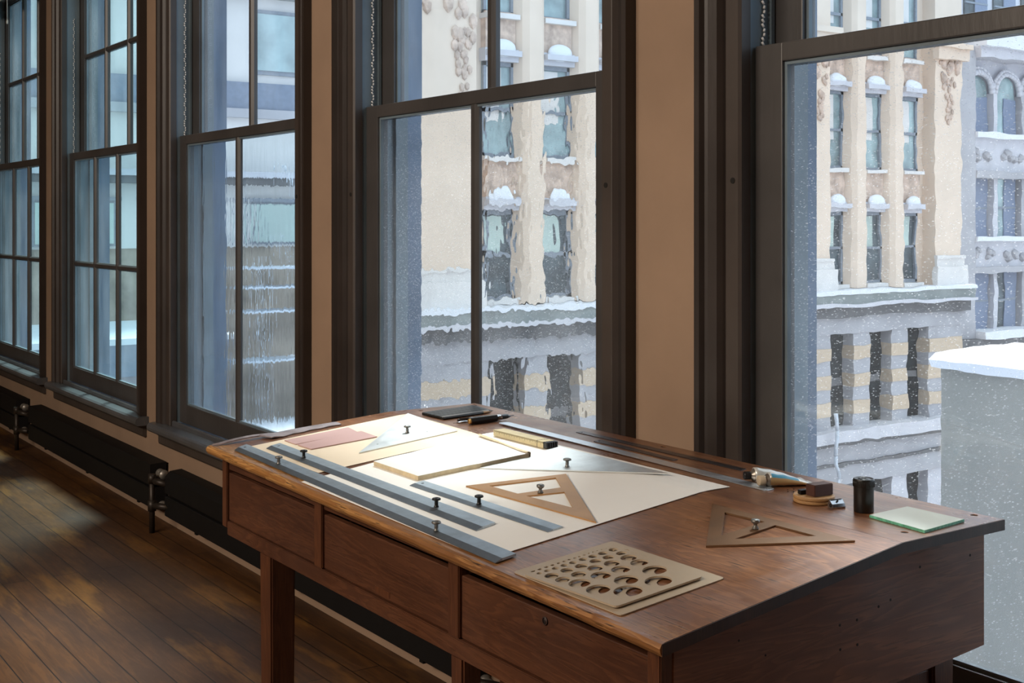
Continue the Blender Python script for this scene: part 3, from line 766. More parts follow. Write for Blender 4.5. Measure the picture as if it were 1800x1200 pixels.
bm.faces.new(rows[0]); bm.faces.new(rows[-1][::-1]); bmesh.ops.recalc_face_normals(bm, faces=bm.faces[:])
obj('curled_edge', bm, M['padedge'], pad)

for k, lab in (('pink1', 'left one of two pink rubber strips on the cream paper, against the grey strip'), ('pink2', 'right one of two pink rubber strips on the cream paper, beside the steel triangle')):
    q = P[k]
    o = obj('rubber_strip', slab(newbm(), q, [], lambda x, y: zt(x, y) + .0020 + (.0006 if k == 'pink2' else 0), .0018), M['pink'], None, (q[0][0], q[0][1], zt(*q[0])))
    tag(o, lab, 'rubber strip', 'pink rubber strips')
# arched weathered strip along the left end of the table
bm = newbm(); rows = []
n_ = 40
for i in range(n_ + 1):
    f = i / n_; y = -.885 + .335 * f
    xl = -2.985 + .004 * math.sin(f * 7); wdt = .016 if f < .36 else min(.056, .016 + (f - .36) * 1.6) if f < .42 else .056 - .020 * (f - .42) / .58 + .003 * math.sin(f * 40)
    wdt *= 1 if f > .06 else f / .06 * .8 + .2
    arch = .0065 * math.sin(min(1, f / .5) * math.pi) if f < .5 else 0
    z = zt(xl, y) + .0012 + arch
    rows.append([bm.verts.new(p) for p in ((xl, y, z), (xl + wdt, y, z - .0005), (xl + wdt, y, z + .0020), (xl + wdt * .5, y, z + .0045), (xl, y, z + .003))])
for A, B in zip(rows, rows[1:]):
    for k in range(5): bm.faces.new((A[k], B[k], B[(k + 1) % 5], A[(k + 1) % 5]))
bm.faces.new(rows[0]); bm.faces.new(rows[-1][::-1]); bmesh.ops.recalc_face_normals(bm, faces=bm.faces[:])
tag(obj('curved_strip', bm, M['strip'], None, (-2.985, -.7, zt(-2.985, -.7))), 'warped greyish strip arching along the left end of the tabletop', 'strip')

# knobs shared by rulers and triangles
def knob(parent, x, y, z, m, domed=False):
    s = 1.0
    if domed: pr_ = [(0, 0), (.0055, 0), (.0060, .0015), (.0032, .006), (.0032, .0085), (.0072, .0115), (.0078, .0135), (.0072, .0165), (.004, .0175), (0, .0176)]
    else: pr_ = [(0, 0), (.0050, 0), (.0048, .0015), (.0036, .003), (.0036, .0118), (.0060, .0128), (.0084, .0136), (.0088, .0150), (.0082, .0168), (.0070, .0176), (.0040, .0176), (.0032, .0160), (0, .0158)]
    return obj('knob', lathe(newbm(), (x, y, z), pr_, 28), m, parent)
def ruler(name, q, knobs, km, hole, label, zof, th=.0042, bevel=.35):
    cx = sum(p[0] for p in q) / 4; cy = sum(p[1] for p in q) / 4
    t = on_table(name, label, 'ruler', cx, cy)
    FL, BL_, BR_, FR = [Vector(p) for p in q]      # front-left, back-left, back-right, front-right
    mid_l = FL + (BL_ - FL) * bevel; mid_r = FR + (BR_ - FR) * bevel
    z = lambda p, h: zslope(p.x, p.y) + zof + h
    hp = circle(hole[0], hole[1], .0035, 14)
    obj('blade', slab(newbm(), [mid_l, mid_r, BR_, BL_], [hp], lambda x, y: zslope(x, y) + zof, th), M['steel'], t)
    bm = newbm()
    ring = lambda a, b2, d: [bm.verts.new((p.x, p.y, z(p, h))) for p, h in ((a, 0.0), (a, .0010), (b2, th), (b2, 0.0))]
    A, B = ring(FL, mid_l, 0), ring(FR, mid_r, 0)
    for k in range(4): bm.faces.new((A[k], B[k], B[(k + 1) % 4], A[(k + 1) % 4]))
    bm.faces.new(A); bm.faces.new(B[::-1]); bmesh.ops.recalc_face_normals(bm, faces=bm.faces[:])
    obj('sloping_edge', bm, M['steel_dark'], t)
    for (kx, ky), m_ in zip(knobs, km): knob(t, kx, ky, zslope(kx, ky) + zof + th, m_)
    return t
ruler('straightedge', P['r1'], P['r1k'], (M['knob_grey'], M['knob_grey']), P['r1h'][0], 'longest steel straightedge with two grey knobs along the front edge of the table', PZ)
ruler('straightedge', P['r2'], P['r2k'], (M['knob_dark'], M['knob_dark']), P['r2h'][0], 'steel straightedge with two black knobs, second from the front edge of the table', PZ)
ruler('straightedge', P['r3'], P['r3k'], (M['knob_dark'],), P['r3h'][0], 'short steel straightedge with a single black knob beside the paper block', PZ, .0030)
# triangles
def triangle(key, label, m, holes, kx, km, zof, th=.0022, domed=False, round_holes=()):
    q = P[key]; cx = sum(p[0] for p in q) / len(q); cy = sum(p[1] for p in q) / len(q)
    t = on_table('set_square', label, 'set square', cx, cy, )
    hs = [P[h] for h in holes] + [circle(h[0], h[1], .0028, 14) for h in round_holes]
    obj('plate', slab(newbm(), q, hs, lambda x, y: zslope(x, y) + zof, th), m, t)
    knob(t, kx[0], kx[1], zslope(*kx) + zof + th, km, domed)
    return t
triangle('t1', 'solid bright steel triangle with knob on the cream paper near the pencils', M['zinc'], [], P['t1k'][0], M['knob_grey'], PZ, round_holes=P['t1h'])
triangle('t2', 'solid dull grey metal triangle with knob beside the folding rule', M['zinc'], [], P['t2k'][0], M['knob_grey'], PZ, round_holes=P['t2h'])
triangle('t3', 'amber brown metal triangle with cut-outs lying on the white paper', M['amber'], ['t3c1', 't3c2'], P['t3k'][0], M['knob_grey'], PZ, .0028, True)
triangle('t4', 'dark bronze triangle with cut-outs lying on bare wood at the right', M['bronze'], ['t4c1', 't4c2'], P['t4k'][0], M['knob_grey'], .0004, .0030, True)

# circle templates
def rounded(q, r=.008, seg=4):
    out = []
    n_ = len(q)
    for i in range(n_):
        p, a, b2 = Vector(q[i]), Vector(q[i - 1]), Vector(q[(i + 1) % n_])
        u, w = (a - p).normalized(), (b2 - p).normalized()
        for k in range(seg + 1):
            f = k / seg; pt = p + u * r * (1 - f) ** 2 + w * r * f ** 2
            out.append((pt.x, pt.y))
    return out
bq, tq = P['plateB'], P['plateT']
# the lower plate carries the same pattern, set out over its own face
def remap(x, y):
    u = (x - tq[0][0]) / (tq[2][0] - tq[0][0]); w = (y - tq[0][1]) / (tq[2][1] - tq[0][1])
    return (x + .006, y + .0195)
lower = [circle(*remap(x, y), r * .97, 24 if r > .006 else 10) for x, y, r in P['circ'] if r > .0045]
o = obj('circle_template', slab(newbm(), rounded(bq), lower, lambda x, y: zslope(x, y) + .0004, .0016), M['fibre'], None, (bq[0][0], bq[0][1], zt(*bq[0])))
tag(o, 'larger lower tan drawing template with circle cut-outs lying flat on the table corner', 'template', 'stacked circle templates')
o = obj('circle_template', slab(newbm(), rounded(tq), [circle(x, y, r * .98, 30 if r > .006 else 12) for x, y, r in P['circ']], lambda x, y: zslope(x, y) + .0048, .0030), M['fibre'], None, (tq[0][0], tq[0][1], zt(*tq[0]) + .005))
tag(o, 'smaller upper tan template full of graded round holes, stacked on a larger one', 'template', 'stacked circle templates')
for cx, cy in ((tq[0][0] + .012, tq[0][1] + .008), (tq[1][0] - .012, tq[1][1] + .010), (tq[2][0] - .012, tq[2][1] - .008), (tq[3][0] + .012, tq[3][1] - .006)):
    z = zslope(cx, cy); bm = newbm(); tube(bm, (cx, cy, z + .0021), (cx, cy, z + .0047), .003, seg=12); obj('spacer_stud', bm, M['fibre'], o)

# flat steel rules at the back
def flat_rule(q, label, m, th, hole=None, rnd=.004, group=None):
    q2 = rounded(q, rnd, 4)
    hs = [circle(h[0], h[1], .003, 12) for h in hole] if hole else []
    o = obj('steel_rule', slab(newbm(), q2, hs, lambda x, y: zt(x, y) + (.0036 if x < -1.9 and m is M['bright'] else .0006 if m is not M['bright'] else .0006 + .0030 * min(1, max(0, (-x - 1.70) / .2))), th), m, None, (q[0][0], q[0][1], zt(*q[0])))
    return tag(o, label, 'ruler', group)
flat_rule(P['rule'], 'long narrow bright steel rule behind the white paper, ending by the paint tubes', M['bright'], .0010, [(-1.716, -.261)], .009)
flat_rule(P['thin1'], 'long dark steel rule nearest the back edge of the table', M['blued'], .0009, [(-2.432, -.156)], .002)
flat_rule(P['thin2'], 'short dull steel rule lying between the bright rule and the long dark one', M['blued'], .0008, [(-2.313, -.197)], .002)

# pencils side by side
pq = P['pencils']; NP_ = 13
def hexbar(bm, p0, p1, r, rot=0.0):
    p0, p1 = Vector(p0), Vector(p1); d = (p1 - p0).normalized(); up = Vector((0, 0, 1)); a = d.cross(up).normalized(); u = a.cross(d)
    rings = [[bm.verts.new(p + (a * math.cos(t) + u * math.sin(t)) * r) for t in [rot + i * math.pi / 3 for i in range(6)]] for p in (p0, p1)]
    for i in range(6): bm.faces.new((rings[0][i], rings[0][(i + 1) % 6], rings[1][(i + 1) % 6], rings[1][i]))
    bm.faces.new(rings[0]); bm.faces.new(rings[1]); bmesh.ops.recalc_face_normals(bm, faces=bm.faces[:])
def pencil(i):
    f = (i + .5) / NP_
    a = Vector((pq[0][0] + (pq[1][0] - pq[0][0]) * f, pq[0][1] + (pq[1][1] - pq[0][1]) * f)); b2 = Vector((pq[3][0] + (pq[2][0] - pq[3][0]) * f, pq[3][1] + (pq[2][1] - pq[3][1]) * f))
    z = .9143
    near = i == NP_ - 1
    if i == 0: lab = 'black pencil at the far side of the row, nearest the back corner'
    elif i == NP_ - 2: lab = 'pale barrelled pencil, second nearest in the row of dark pencils'
    elif near: lab = 'nearest pencil of the row, dark with a sharpened brown wooden tip'
    else: lab = 'dark pencil inside the tight row of pencils at the back of the table'
    t = thing('pencil', lab, 'pencil', (a.x, a.y, .91), 'row of dark pencils')
    d = (b2 - a); L = d.length; d.normalize()
    body = L * (.76 if near else .90)
    A3 = Vector((a.x, a.y, z)); D3 = Vector((d.x, d.y, 0))
    m_ = M['pale_lacquer'] if i == NP_ - 2 else M['black'] if i % 3 != 1 else M['slate']
    bm = newbm(); hexbar(bm, A3, A3 + D3 * body, .0041, math.pi / 6 * 0); obj('barrel', bm, m_, t)
    bm = newbm(); lathe(bm, A3 + D3 * body, [(.0036, 0), (.0014, L * (.17 if near else .07)), (0, L * (.171 if near else .071))], 12, D3); obj('sharpened_tip', bm, M['pencil_wood'] if near else M['black'], t)
    bm = newbm(); lathe(bm, A3 + D3 * (body + L * (.15 if near else .06)), [(.0014, 0), (.0003, L * .04), (0, L * .041)], 8, D3); obj('lead', bm, M['black'], t)
    bm = newbm(); lathe(bm, A3 - D3 * .0012, [(0, 0), (.0028, 0), (.0036, .0013)], 12, D3); obj('end_cap', bm, M['knob_dark'], t)
for i in range(NP_): pencil(i)

# lead holders
def holder(label, a, b2, r, body_f, bm_, tip_m, cap_m, hexed=True):
    a, b2 = Vector((a[0], a[1])), Vector((b2[0], b2[1])); d = (b2 - a).normalized(); L = (b2 - a).length
    z = .91 + r + .0003
    t = thing('lead_holder', label, 'mechanical pencil', (a.x, a.y, .91))
    A3 = Vector((a.x, a.y, z)); D3 = Vector((d.x, d.y, 0))
    bm = newbm()
    if hexed: hexbar(bm, A3 + D3 * .004, A3 + D3 * L * body_f, r)
    else: tube(bm, A3 + D3 * .004, A3 + D3 * L * body_f, r, seg=18)
    obj('barrel', bm, bm_, t)
    bm = newbm(); lathe(bm, A3, [(0, 0), (r * .55, 0), (r * .72, .0012), (r * .78, .0041)], 16, D3); obj('end_cap', bm, cap_m, t)
    bm = newbm(); lathe(bm, A3 + D3 * (L * body_f), [(r * .62, 0), (r * .62, L * .10), (r * .70, L * .11)], 18, D3); obj('collar', bm, M['chrome'], t)
    s = A3 + D3 * (L * (body_f + .11)); rest = L * (1 - body_f - .11)
    bm = newbm(); lathe(bm, s, [(r * .70, 0), (r * .66, rest * .45), (r * .28, rest * .72), (r * .12, rest * .74), (r * .10, rest), (0, rest)], 18, D3); obj('tip', bm, tip_m, t)
    return t
holder('thick black faceted lead holder with a brass end, pointing right, nearest of three', (-2.6849, -.3223), (-2.7010, -.172), .0092, .60, M['black'], M['knurl'], M['brass'])
holder('slim dark lead holder with its needle pointing left behind the thick one', (-2.716, -.205), (-2.706, -.356), .0048, .62, M['knurl'], M['chrome'], M['knob_dark'], False)
holder('slim black pen with a round end lying farthest back of three', (-2.7385, -.322), (-2.7452, -.168), .0048, .66, M['black'], M['chrome'], M['black'], False)

# folding rule: five slats standing on edge
fr = on_table('folding_rule', 'yellow wooden folding rule with black end joints beside the paper block', 'folding rule', -2.40, -.36)
fx0, fx1, fy0 = -2.5035, -2.2895, -.3690
for s_ in range(5):
    y0 = fy0 + s_ * .0066
    bm = newbm(); box(bm, fx0 + .002 * (s_ % 2), fx1 - .012, y0, y0 + .0060, .9134, .9285, .0010)
    obj('slat', bm, M['rule_yellow'], fr)
    bm = newbm(); box(bm, fx1 - .0119, fx1 + .002, y0 + .0004, y0 + .0056, .9136, .9283, .0018); obj('end_joint', bm, M['black'], fr)
bm = newbm()
for i in range(96):
    x = fx0 + .004 + i * .0021; h = .0075 if i % 10 == 0 else .0050 if i % 5 == 0 else .0032
    box(bm, x, x + .00045, fy0 - .00025, fy0 + .0002, .9275 - h, .9278)
obj('graduations', bm, M['black'], fr)
bm = newbm(); box(bm, fx1 - .036, fx1 - .0345, fy0 - .0003, fy0 + .033, .9134, .9288); obj('joint_band', bm, M['black'], fr)

# paint tubes
def paint_tube(label, a, ang, L, r, cap_m, cap_r, bands, seg=28):
    d = Vector((math.cos(ang), math.sin(ang), 0)); s = Vector((-d.y, d.x, 0))
    A3 = Vector((a[0], a[1], .91)); t = thing('paint_tube', label, 'paint tube', A3)
    z0 = lambda f: r * (1 - f) + .0030 * f
    bm = newbm(); c0 = A3 + Vector((0, 0, r + .0006)); cr = cap_r
    lathe(bm, c0, [(0, 0), (cr * .9, 0), (cr, .001), (cr, .011), (cr * 1.05, .0125), (0, .0125)], 20, d); obj('cap', bm, cap_m, t)
    bm = newbm(); lathe(bm, c0 + d * .0125, [(cr * .8, 0), (cr * .8, .002), (r * .96, .0065), (r * 1.0, .008)], 26, d); obj('shoulder', bm, M['tube_lead'], t)
    n_ = 14
    def ring(bm, f, grow=0.0):
        rz = r * (1 - f ** 1.6) + .0009; rx = r * (1 + .55 * f)
        c_ = A3 + d * (.0203 + (L - .0203) * f) + Vector((0, 0, max(rz + .0007, r * (1 - f) * 1.0 + .0012)))
        dent = 1 + .05 * math.sin(f * 23)
        return [bm.verts.new(c_ + s * math.cos(a_) * (rx + grow) + Vector((0, 0, 1)) * math.sin(a_) * (rz * dent + grow)) for a_ in [k * 2 * math.pi / seg for k in range(seg)]]
    for (f0, f1, mm, k0, k1, nm) in bands:
        bm = newbm(); g = .0 if nm == 'tube_body' else .0003
        rs = [ring(bm, f0 + (f1 - f0) * i / n_, g) for i in range(n_ + 1)]
        for A, B in zip(rs, rs[1:]):
            for k in range(k0, k1):
                ff = bm.faces.new((A[k % seg], A[(k + 1) % seg], B[(k + 1) % seg], B[k % seg])); ff.smooth = True
        if nm == 'tube_body': bm.faces.new(rs[0]); bm.faces.new(rs[-1])
        bmesh.ops.delete(bm, geom=[v for v in bm.verts if not v.link_faces], context='VERTS')
        bmesh.ops.recalc_face_normals(bm, faces=bm.faces[:])
        obj(nm, bm, mm, t)
    c_ = A3 + d * (L - .001); rx = r * 1.55
    bm = newbm(); pts = [c_ - s * rx + Vector((0, 0, .0004)), c_ + s * rx + Vector((0, 0, .0004)), c_ + s * rx + d * .007 + Vector((0, 0, .0004)), c_ - s * rx + d * .007 + Vector((0, 0, .0004))]
    lo = [bm.verts.new(p) for p in pts]; hi = [bm.verts.new(p + Vector((0, 0, .0028))) for p in pts]
    for k in range(4): bm.faces.new((lo[k], lo[(k + 1) % 4], hi[(k + 1) % 4], hi[k]))
    bm.faces.new(lo); bm.faces.new(hi); bmesh.ops.recalc_face_normals(bm, faces=bm.faces[:]); obj('crimped_end', bm, M['tube_white'], t)
    return t
paint_tube('white paint tube with a black cap lying behind the blue banded one', (-1.787, -.252), R(62), .118, .0135, M['black'], .0080, [(0, 1, M['tube_white'], 0, 28, 'tube_body')])
paint_tube('white and blue paint tube with a cream cap, front one of the pair', (-1.738, -.262), R(71), .112, .0128, M['cap_cream'], .0100, [(0, 1, M['tube_white'], 0, 28, 'tube_body'), (.04, .66, M['tube_blue'], 9, 12, 'blue_band'), (.0, .92, M['tube_ochre'], 12, 17, 'ochre_band')])
for o in COL.objects: pass

# wood discs, eraser, sharpener, canister, glass
dc = (-1.5935, -.2655)
for i, lab in enumerate(('lower of two thin round wooden discs stacked under the brown block', 'upper of two thin round wooden discs, directly under the brown block')):
    z = .9103 + i * .0068
    bm = newbm(); lathe(bm, (dc[0] + .001 * i, dc[1] - .001 * i, z), [(0, 0), (.0362, 0), (.0375, .001), (.0378, .0033), (.0375, .0056), (.0362, .0066), (0, .0066)], 48)
    for f in bm.faces: f.smooth = False
    tag(obj('wooden_disc', bm, M['disc'], None, (dc[0], dc[1], z)), lab, 'wooden disc', 'stacked wooden discs')
def block(name, label, cat, corners, z, h, m, bev=.0012, parent=None):
    bm = newbm(); slab(bm, corners, [], lambda x, y: z, h)
    bmesh.ops.bevel(bm, geom=bm.edges[:], offset=bev, segments=2, affect='EDGES')
    o = obj(name, bm, m, parent, (corners[0][0], corners[0][1], z))
    return tag(o, label, cat)
p0, pl, prr = Vector((-1.5718, -.2872)), Vector((-1.5960, -.2850)), Vector((-1.5675, -.2430))
u_ = (pl - p0).normalized() * .0245; w_ = Vector((-u_.y, u_.x)).normalized(); w_ = w_ if w_.y > 0 else -w_; w_ *= .045
block('rubber_block', 'dark brown rectangular block standing on the round wooden discs', 'eraser', [p0, p0 + u_, p0 + u_ + w_, p0 + w_], .9241, .0215, M['eraser'])
block('rubber_piece', 'small black cut piece left of the brown block on the wooden disc', 'eraser', [(-1.6115, -.2900), (-1.6010, -.2920), (-1.5990, -.2760), (-1.6095, -.2740)], .9241, .0080, M['knob_dark'], .0006)
sp = thing('pencil_sharpener', 'small metal wedge pencil sharpener leaning by the wooden discs', 'sharpener', (-1.534, -.268, .91))
bm = newbm(); ang = R(80); dx, dy = math.cos(ang), math.sin(ang); ox, oy = -1.5365, -.2865
def loc(a_, b_, z): return (ox + dx * a_ - dy * b_, oy + dy * a_ + dx * b_, .9102 + z)
sec = [(-.0075, 0), (.0055, 0), (.0078, .004), (.0050, .0135), (.0015, .0148), (-.0055, .0085), (-.0080, .003)]
r0 = [bm.verts.new(loc(0, b_, z)) for b_, z in sec]; r1_ = [bm.verts.new(loc(.028, b_, z)) for b_, z in sec]
for i in range(len(sec)): bm.faces.new((r0[i], r0[(i + 1) % len(sec)], r1_[(i + 1) % len(sec)], r1_[i]))
bm.faces.new(r0); bm.faces.new(r1_); bmesh.ops.recalc_face_normals(bm, faces=bm.faces[:]); obj('sharpener_body', bm, M['chrome'], sp)
bm = newbm(); tube(bm, loc(-.0004, -.001, .006), loc(.0004, -.001, .006), .0036, seg=18); obj('pencil_hole', bm, M['dark'], sp)
bm = newbm(); vv = [bm.verts.new(loc(*p)) for p in ((.002, .0002, .0149), (.026, .0002, .0149), (.026, .0052, .0142), (.002, .0052, .0142), (.002, .0002, .0157), (.026, .0002, .0157), (.026, .0052, .0150), (.002, .0052, .0150))]
for q_ in ((0, 3, 2, 1), (4, 5, 6, 7), (0, 1, 5, 4), (1, 2, 6, 5), (2, 3, 7, 6), (3, 0, 4, 7)): bm.faces.new([vv[i] for i in q_])
obj('blade', bm, M['blued'], sp)
bm = newbm(); tube(bm, loc(.014, -.0022, .0125), loc(.014, -.0034, .0138), .0018, seg=12); obj('blade_screw', bm, M['dark'], sp)

cn = thing('film_canister', 'black plastic canister with a ribbed lid standing beside the glass plate', 'canister', (-1.4868, -.2553, .91))
bm = newbm(); lathe(bm, (-1.4868, -.2553, .9102), [(0, 0), (.0168, 0), (.0176, .001), (.0178, .044), (.0178, .0445), (0, .0445)], 40); obj('canister_body', bm, M['canister'], cn)
bm = newbm(); lathe(bm, (-1.4868, -.2553, .9547), [(.0182, 0), (.0186, .0008), (.0186, .0130), (.0178, .0148), (.0160, .0150), (.0152, .0140), (.0095, .0140), (.0088, .0152), (.0040, .0152), (.0032, .0130), (0, .0130)], 48)
obj('lid', bm, M['canister_lid'], cn)
bm = newbm()
for i in range(40):
    a_ = i * math.pi / 20; x, y = -1.4868 + .01865 * math.cos(a_), -.2553 + .01865 * math.sin(a_)
    tube(bm, (x, y, .956), (x, y, .967), .0006, seg=5)
obj('lid_ribs', bm, M['canister_lid'], cn)
q = P['glass']
o = obj('glass_plate', slab(newbm(), [(-1.4500, -.2834), (-1.3262, -.2965), (-1.3370, -.1760), (-1.4541, -.1762)], [], lambda x, y: .9106, .0048), M['plate_glass'], None, (-1.39, -.23, .91))
tag(o, 'square of clear glass with green edges at the right end of the table', 'glass plate')
gp = [(-1.4500, -.2834), (-1.3262, -.2965), (-1.3370, -.1760), (-1.4541, -.1762)]
big = [(x + (x + 1.392) * .012, y + (y + .233) * .012) for x, y in gp]; sml = [(x + (x + 1.392) * .001, y + (y + .233) * .001) for x, y in gp]
obj('green_edge', slab(newbm(), big, [sml], lambda x, y: .9105, .0046), M['green_edge'], o)
rr = random.Random(2)
bm = newbm()
for i in range(14):
    x, y = -1.672 + rr.uniform(-.02, .022), -.232 + rr.uniform(-.018, .02); s_ = rr.uniform(.0006, .0015)
    box(bm, x, x + s_ * 2, y, y + s_, .9101, .9101 + s_)
tag(obj('eraser_crumbs', bm, M['knob_dark'], None, (-1.67, -.23, .91)), 'dark crumbs scattered on the wood left of the wooden discs', 'crumbs', kind='stuff')

# ---------------------------------------------------------------- the street outside
M['peach'] = plain('peach_terracotta', (0.70, 0.57, 0.46), 0.85, var=0.06, vscale=0.8)
M['peach_relief'] = plain('terracotta_relief', (0.54, 0.41, 0.33), 0.85, var=0.32, vscale=3.5, bmp=0.6)
M['greystone'] = plain('grey_limestone', (0.38, 0.38, 0.405), 0.85, var=0.12, vscale=0.7)
M['ledge'] = plain('grey_green_ledge', (0.22, 0.245, 0.24), 0.8, var=0.2, vscale=1.3)
M['ledge_dark'] = plain('dark_ledge', (0.12, 0.12, 0.125), 0.8, var=0.2, vscale=1.3)
M['palestone'] = plain('pale_stone', (0.66, 0.64, 0.62), 0.85, var=0.08, vscale=0.9)
M['snow'] = plain('snow', (0.70, 0.73, 0.78), 0.8, var=0.02, vscale=2)
M['win_frame'] = plain('street_window_frame', (0.20, 0.23, 0.27), 0.6)
M['win_pane'] = plain('street_window_pane', (0.27, 0.36, 0.37), 0.12, var=0.5, vscale=0.9)
M['win_dark'] = plain('street_window_dark', (0.050, 0.070, 0.080), 0.3, var=0.7, vscale=1.2)
M['void'] = plain('shadowed_opening', (0.020, 0.024, 0.026), 0.9, var=0.6, vscale=1.5, spec=0.05)
M['blue_col'] = plain('slate_blue_columns', (0.18, 0.22, 0.31), 0.7, var=0.1)
M['whitestone'] = plain('whitish_stone', (0.54, 0.54, 0.58), 0.85, var=0.08, vscale=1.5)
M['stucco'] = plain('grey_stucco', (0.235, 0.235, 0.215), 0.9, var=0.10, vscale=0.9)
M['white_iron'] = plain('white_painted_iron', (0.50, 0.55, 0.62), 0.6)
M['mottled'] = plain('mottled_brick', (0.30, 0.25, 0.20), 0.9, var=0.5, vscale=2.0)
M['band_tan'] = plain('tan_banding', (0.54, 0.43, 0.32), 0.85, var=0.08)
M['street'] = plain('street_ground', (0.30, 0.30, 0.31), 0.9)
M['greenish'] = plain('greenish_shopfront', (0.42, 0.52, 0.48), 0.4, var=0.2, vscale=0.7)
M['mauve'] = plain('mauve_panel', (0.30, 0.26, 0.29), 0.7, var=0.1)
M['bluegrey'] = plain('bluegrey_panel', (0.16, 0.20, 0.27), 0.7, var=0.1)

bm = newbm(); box(bm, -60, 30, .6, 70, -14.2, -14.0); struct('ground', bm, M['street'])

XF = 29.0
def ty(t, X=XF): return t * X - 2.05
A = thing('office_building', 'peach stone building across the street with tall windows between pilasters', 'building', (-XF, 28, -14))
y0_, y1_ = ty(.500), ty(1.397)
bm = newbm(); box(bm, -XF - 8, -XF - .55, y0_, y1_, -14, 15); obj('wall', bm, M['peach'], A)
groups = [[.687, .756, .826], [.940, 1.009, 1.079], [1.168, 1.238, 1.308]]
WW = 1.02
rows_ = [(-.80, 1.72), (3.22, 5.90), (7.24, 9.92), (11.3, 13.8)]
piers = [(.500, .652), (.862, .905), (1.113, 1.148), (1.343, 1.397)]
for a_, b_ in piers:
    bm = newbm(); box(bm, -XF - .55, -XF, ty(a_), ty(b_), -.95, 15)
    p_ = obj('pilaster', bm, M['peach'], A)
    bm = newbm(); box(bm, -XF, -XF + .22, ty(a_) - .15, ty(b_) + .15, -.95, -.25); box(bm, -XF, -XF + .12, ty(a_) - .08, ty(b_) + .08, -.25, .02); box(bm, -XF, -XF + .16, ty(a_) - .1, ty(b_) + .1, .02, .12)
    obj('pilaster_base', bm, M['palestone'], p_)
    bm = newbm(); rr = random.Random(int(a_ * 1000))
    for cyf in ([.72] if b_ - a_ < .1 else [.30, .52, .90]):
        cy = ty(a_) + (ty(b_) - ty(a_)) * (cyf if b_ - a_ > .1 else .5)
        for i in range(40):
            f = rr.random(); z = 7.35 - 2.7 * f ** 1.3; wd = .50 * (1 - f) + .10
            yy = cy + rr.uniform(-wd, wd); s_ = .07 + .12 * (1 - f) * rr.random()
            bmesh.ops.create_icosphere(bm, subdivisions=1, radius=s_, matrix=Matrix.Translation((-XF + .03, yy, z)) @ Matrix.Diagonal((.6, 1, 1.5, 1)))
    obj('carved_garland', bm, M['peach_relief'], p_)
    if b_ - a_ < .1:
        bm = newbm(); box(bm, -XF, -XF + .25, ty(a_) - .12, ty(b_) + .12, 7.35, 7.75); box(bm, -XF, -XF + .4, ty(a_) - .2, ty(b_) + .2, 7.75, 7.95); obj('capital', bm, M['peach'], p_)
for g_ in groups:
    for i in range(2):
        c0 = ty((g_[i] + g_[i + 1]) / 2)
        bm = newbm(); prism_z(bm, [(c0 - .50, -XF - .40), (c0 - .38, -XF - .12), (c0 - .22, -XF + .02), (c0 + .22, -XF + .02), (c0 + .38, -XF - .12), (c0 + .50, -XF - .40)], -.93, 15)
        for v_ in bm.verts: v_.co = Vector((v_.co.y, v_.co.x, v_.co.z))
        bmesh.ops.recalc_face_normals(bm, faces=bm.faces[:]); obj('pilaster', bm, M['peach'], A)
    for t_ in g_:
        c0 = ty(t_)
        for r_, (z0, z1) in enumerate(rows_[:3]):
            bm = newbm()
            x_ = -XF - .50
            for (a_, b_, c_, d_) in ((c0 - WW / 2, c0 - WW / 2 + .09, z0, z1), (c0 + WW / 2 - .09, c0 + WW / 2, z0, z1), (c0 - WW / 2, c0 + WW / 2, z0, z0 + .10), (c0 - WW / 2, c0 + WW / 2, z1 - .12, z1), (c0 - WW / 2, c0 + WW / 2, (z0 + z1) / 2 - .05, (z0 + z1) / 2 + .05)):
                box(bm, x_, x_ + .10, a_, b_, c_, d_)
            w_ = obj('window', bm, M['win_frame'], A)
            bm = newbm(); box(bm, x_ - .03, x_ + .01, c0 - WW / 2, c0 + WW / 2, z0, z1); obj('pane', bm, M['win_pane'] if r_ else M['win_dark'], w_)
            bm = newbm(); box(bm, x_ + .011, x_ + .03, c0 - WW * .42, c0 + WW * .12, z0 + (z1 - z0) * (.38 if r_ else .5), z1 - .15); obj('blind', bm, M['greenish'] if r_ == 0 else M['palestone'], w_)
            bm = newbm(); box(bm, -XF - .55, -XF - .22, c0 - WW / 2 - .06, c0 + WW / 2 + .06, z1 + .0, z1 + .36); box(bm, -XF - .55, -XF - .02, c0 - WW / 2 - .04, c0 + WW / 2 + .04, z1 + .14, z1 + .30); obj('lintel', bm, M['whitestone'], w_)
            if r_ < 2:
                bm = newbm(); box(bm, -XF - .55, -XF - .30, c0 - WW / 2, c0 + WW / 2, z1 + .36, z1 + 1.40); obj('relief_panel', bm, M['peach_relief'], w_)
                bm = newbm(); bmesh.ops.create_icosphere(bm, subdivisions=3, radius=.34, matrix=Matrix.Translation((-XF - .18, c0, z1 + .37)) @ Matrix.Diagonal((.45, 1.25, .75, 1))); obj('snow_cap', bm, M['snow'], w_)
            bm = newbm(); box(bm, -XF - .55, -XF - .12, c0 - WW / 2 - .05, c0 + WW / 2 + .05, z0 - .14, z0); obj('window_sill', bm, M['palestone'], w_)
# main cornice between the upper floors and the banded base
bm = newbm(); prism_z(bm, [(0, 0), (1, 0), (1, 1), (0, 1)], 0, 1); bm.free()
def band(name, x1, z0, z1, m, a_=y0_, b_=y1_, x0=-XF - .55):
    bm = newbm(); box(bm, x0, x1, a_, b_ + .15, z0, z1); return obj(name, bm, m, A)
band('cornice', -XF + .55, -1.08, -.95, M['snow']); band('cornice', -XF + .50, -1.38, -1.08, M['ledge']); band('cornice', -XF + .62, -1.50, -1.38, M['whitestone'])
band('cornice', -XF + .30, -1.88, -1.50, M['ledge_dark']); band('frieze', -XF + .06, -2.45, -1.88, M['greystone'])
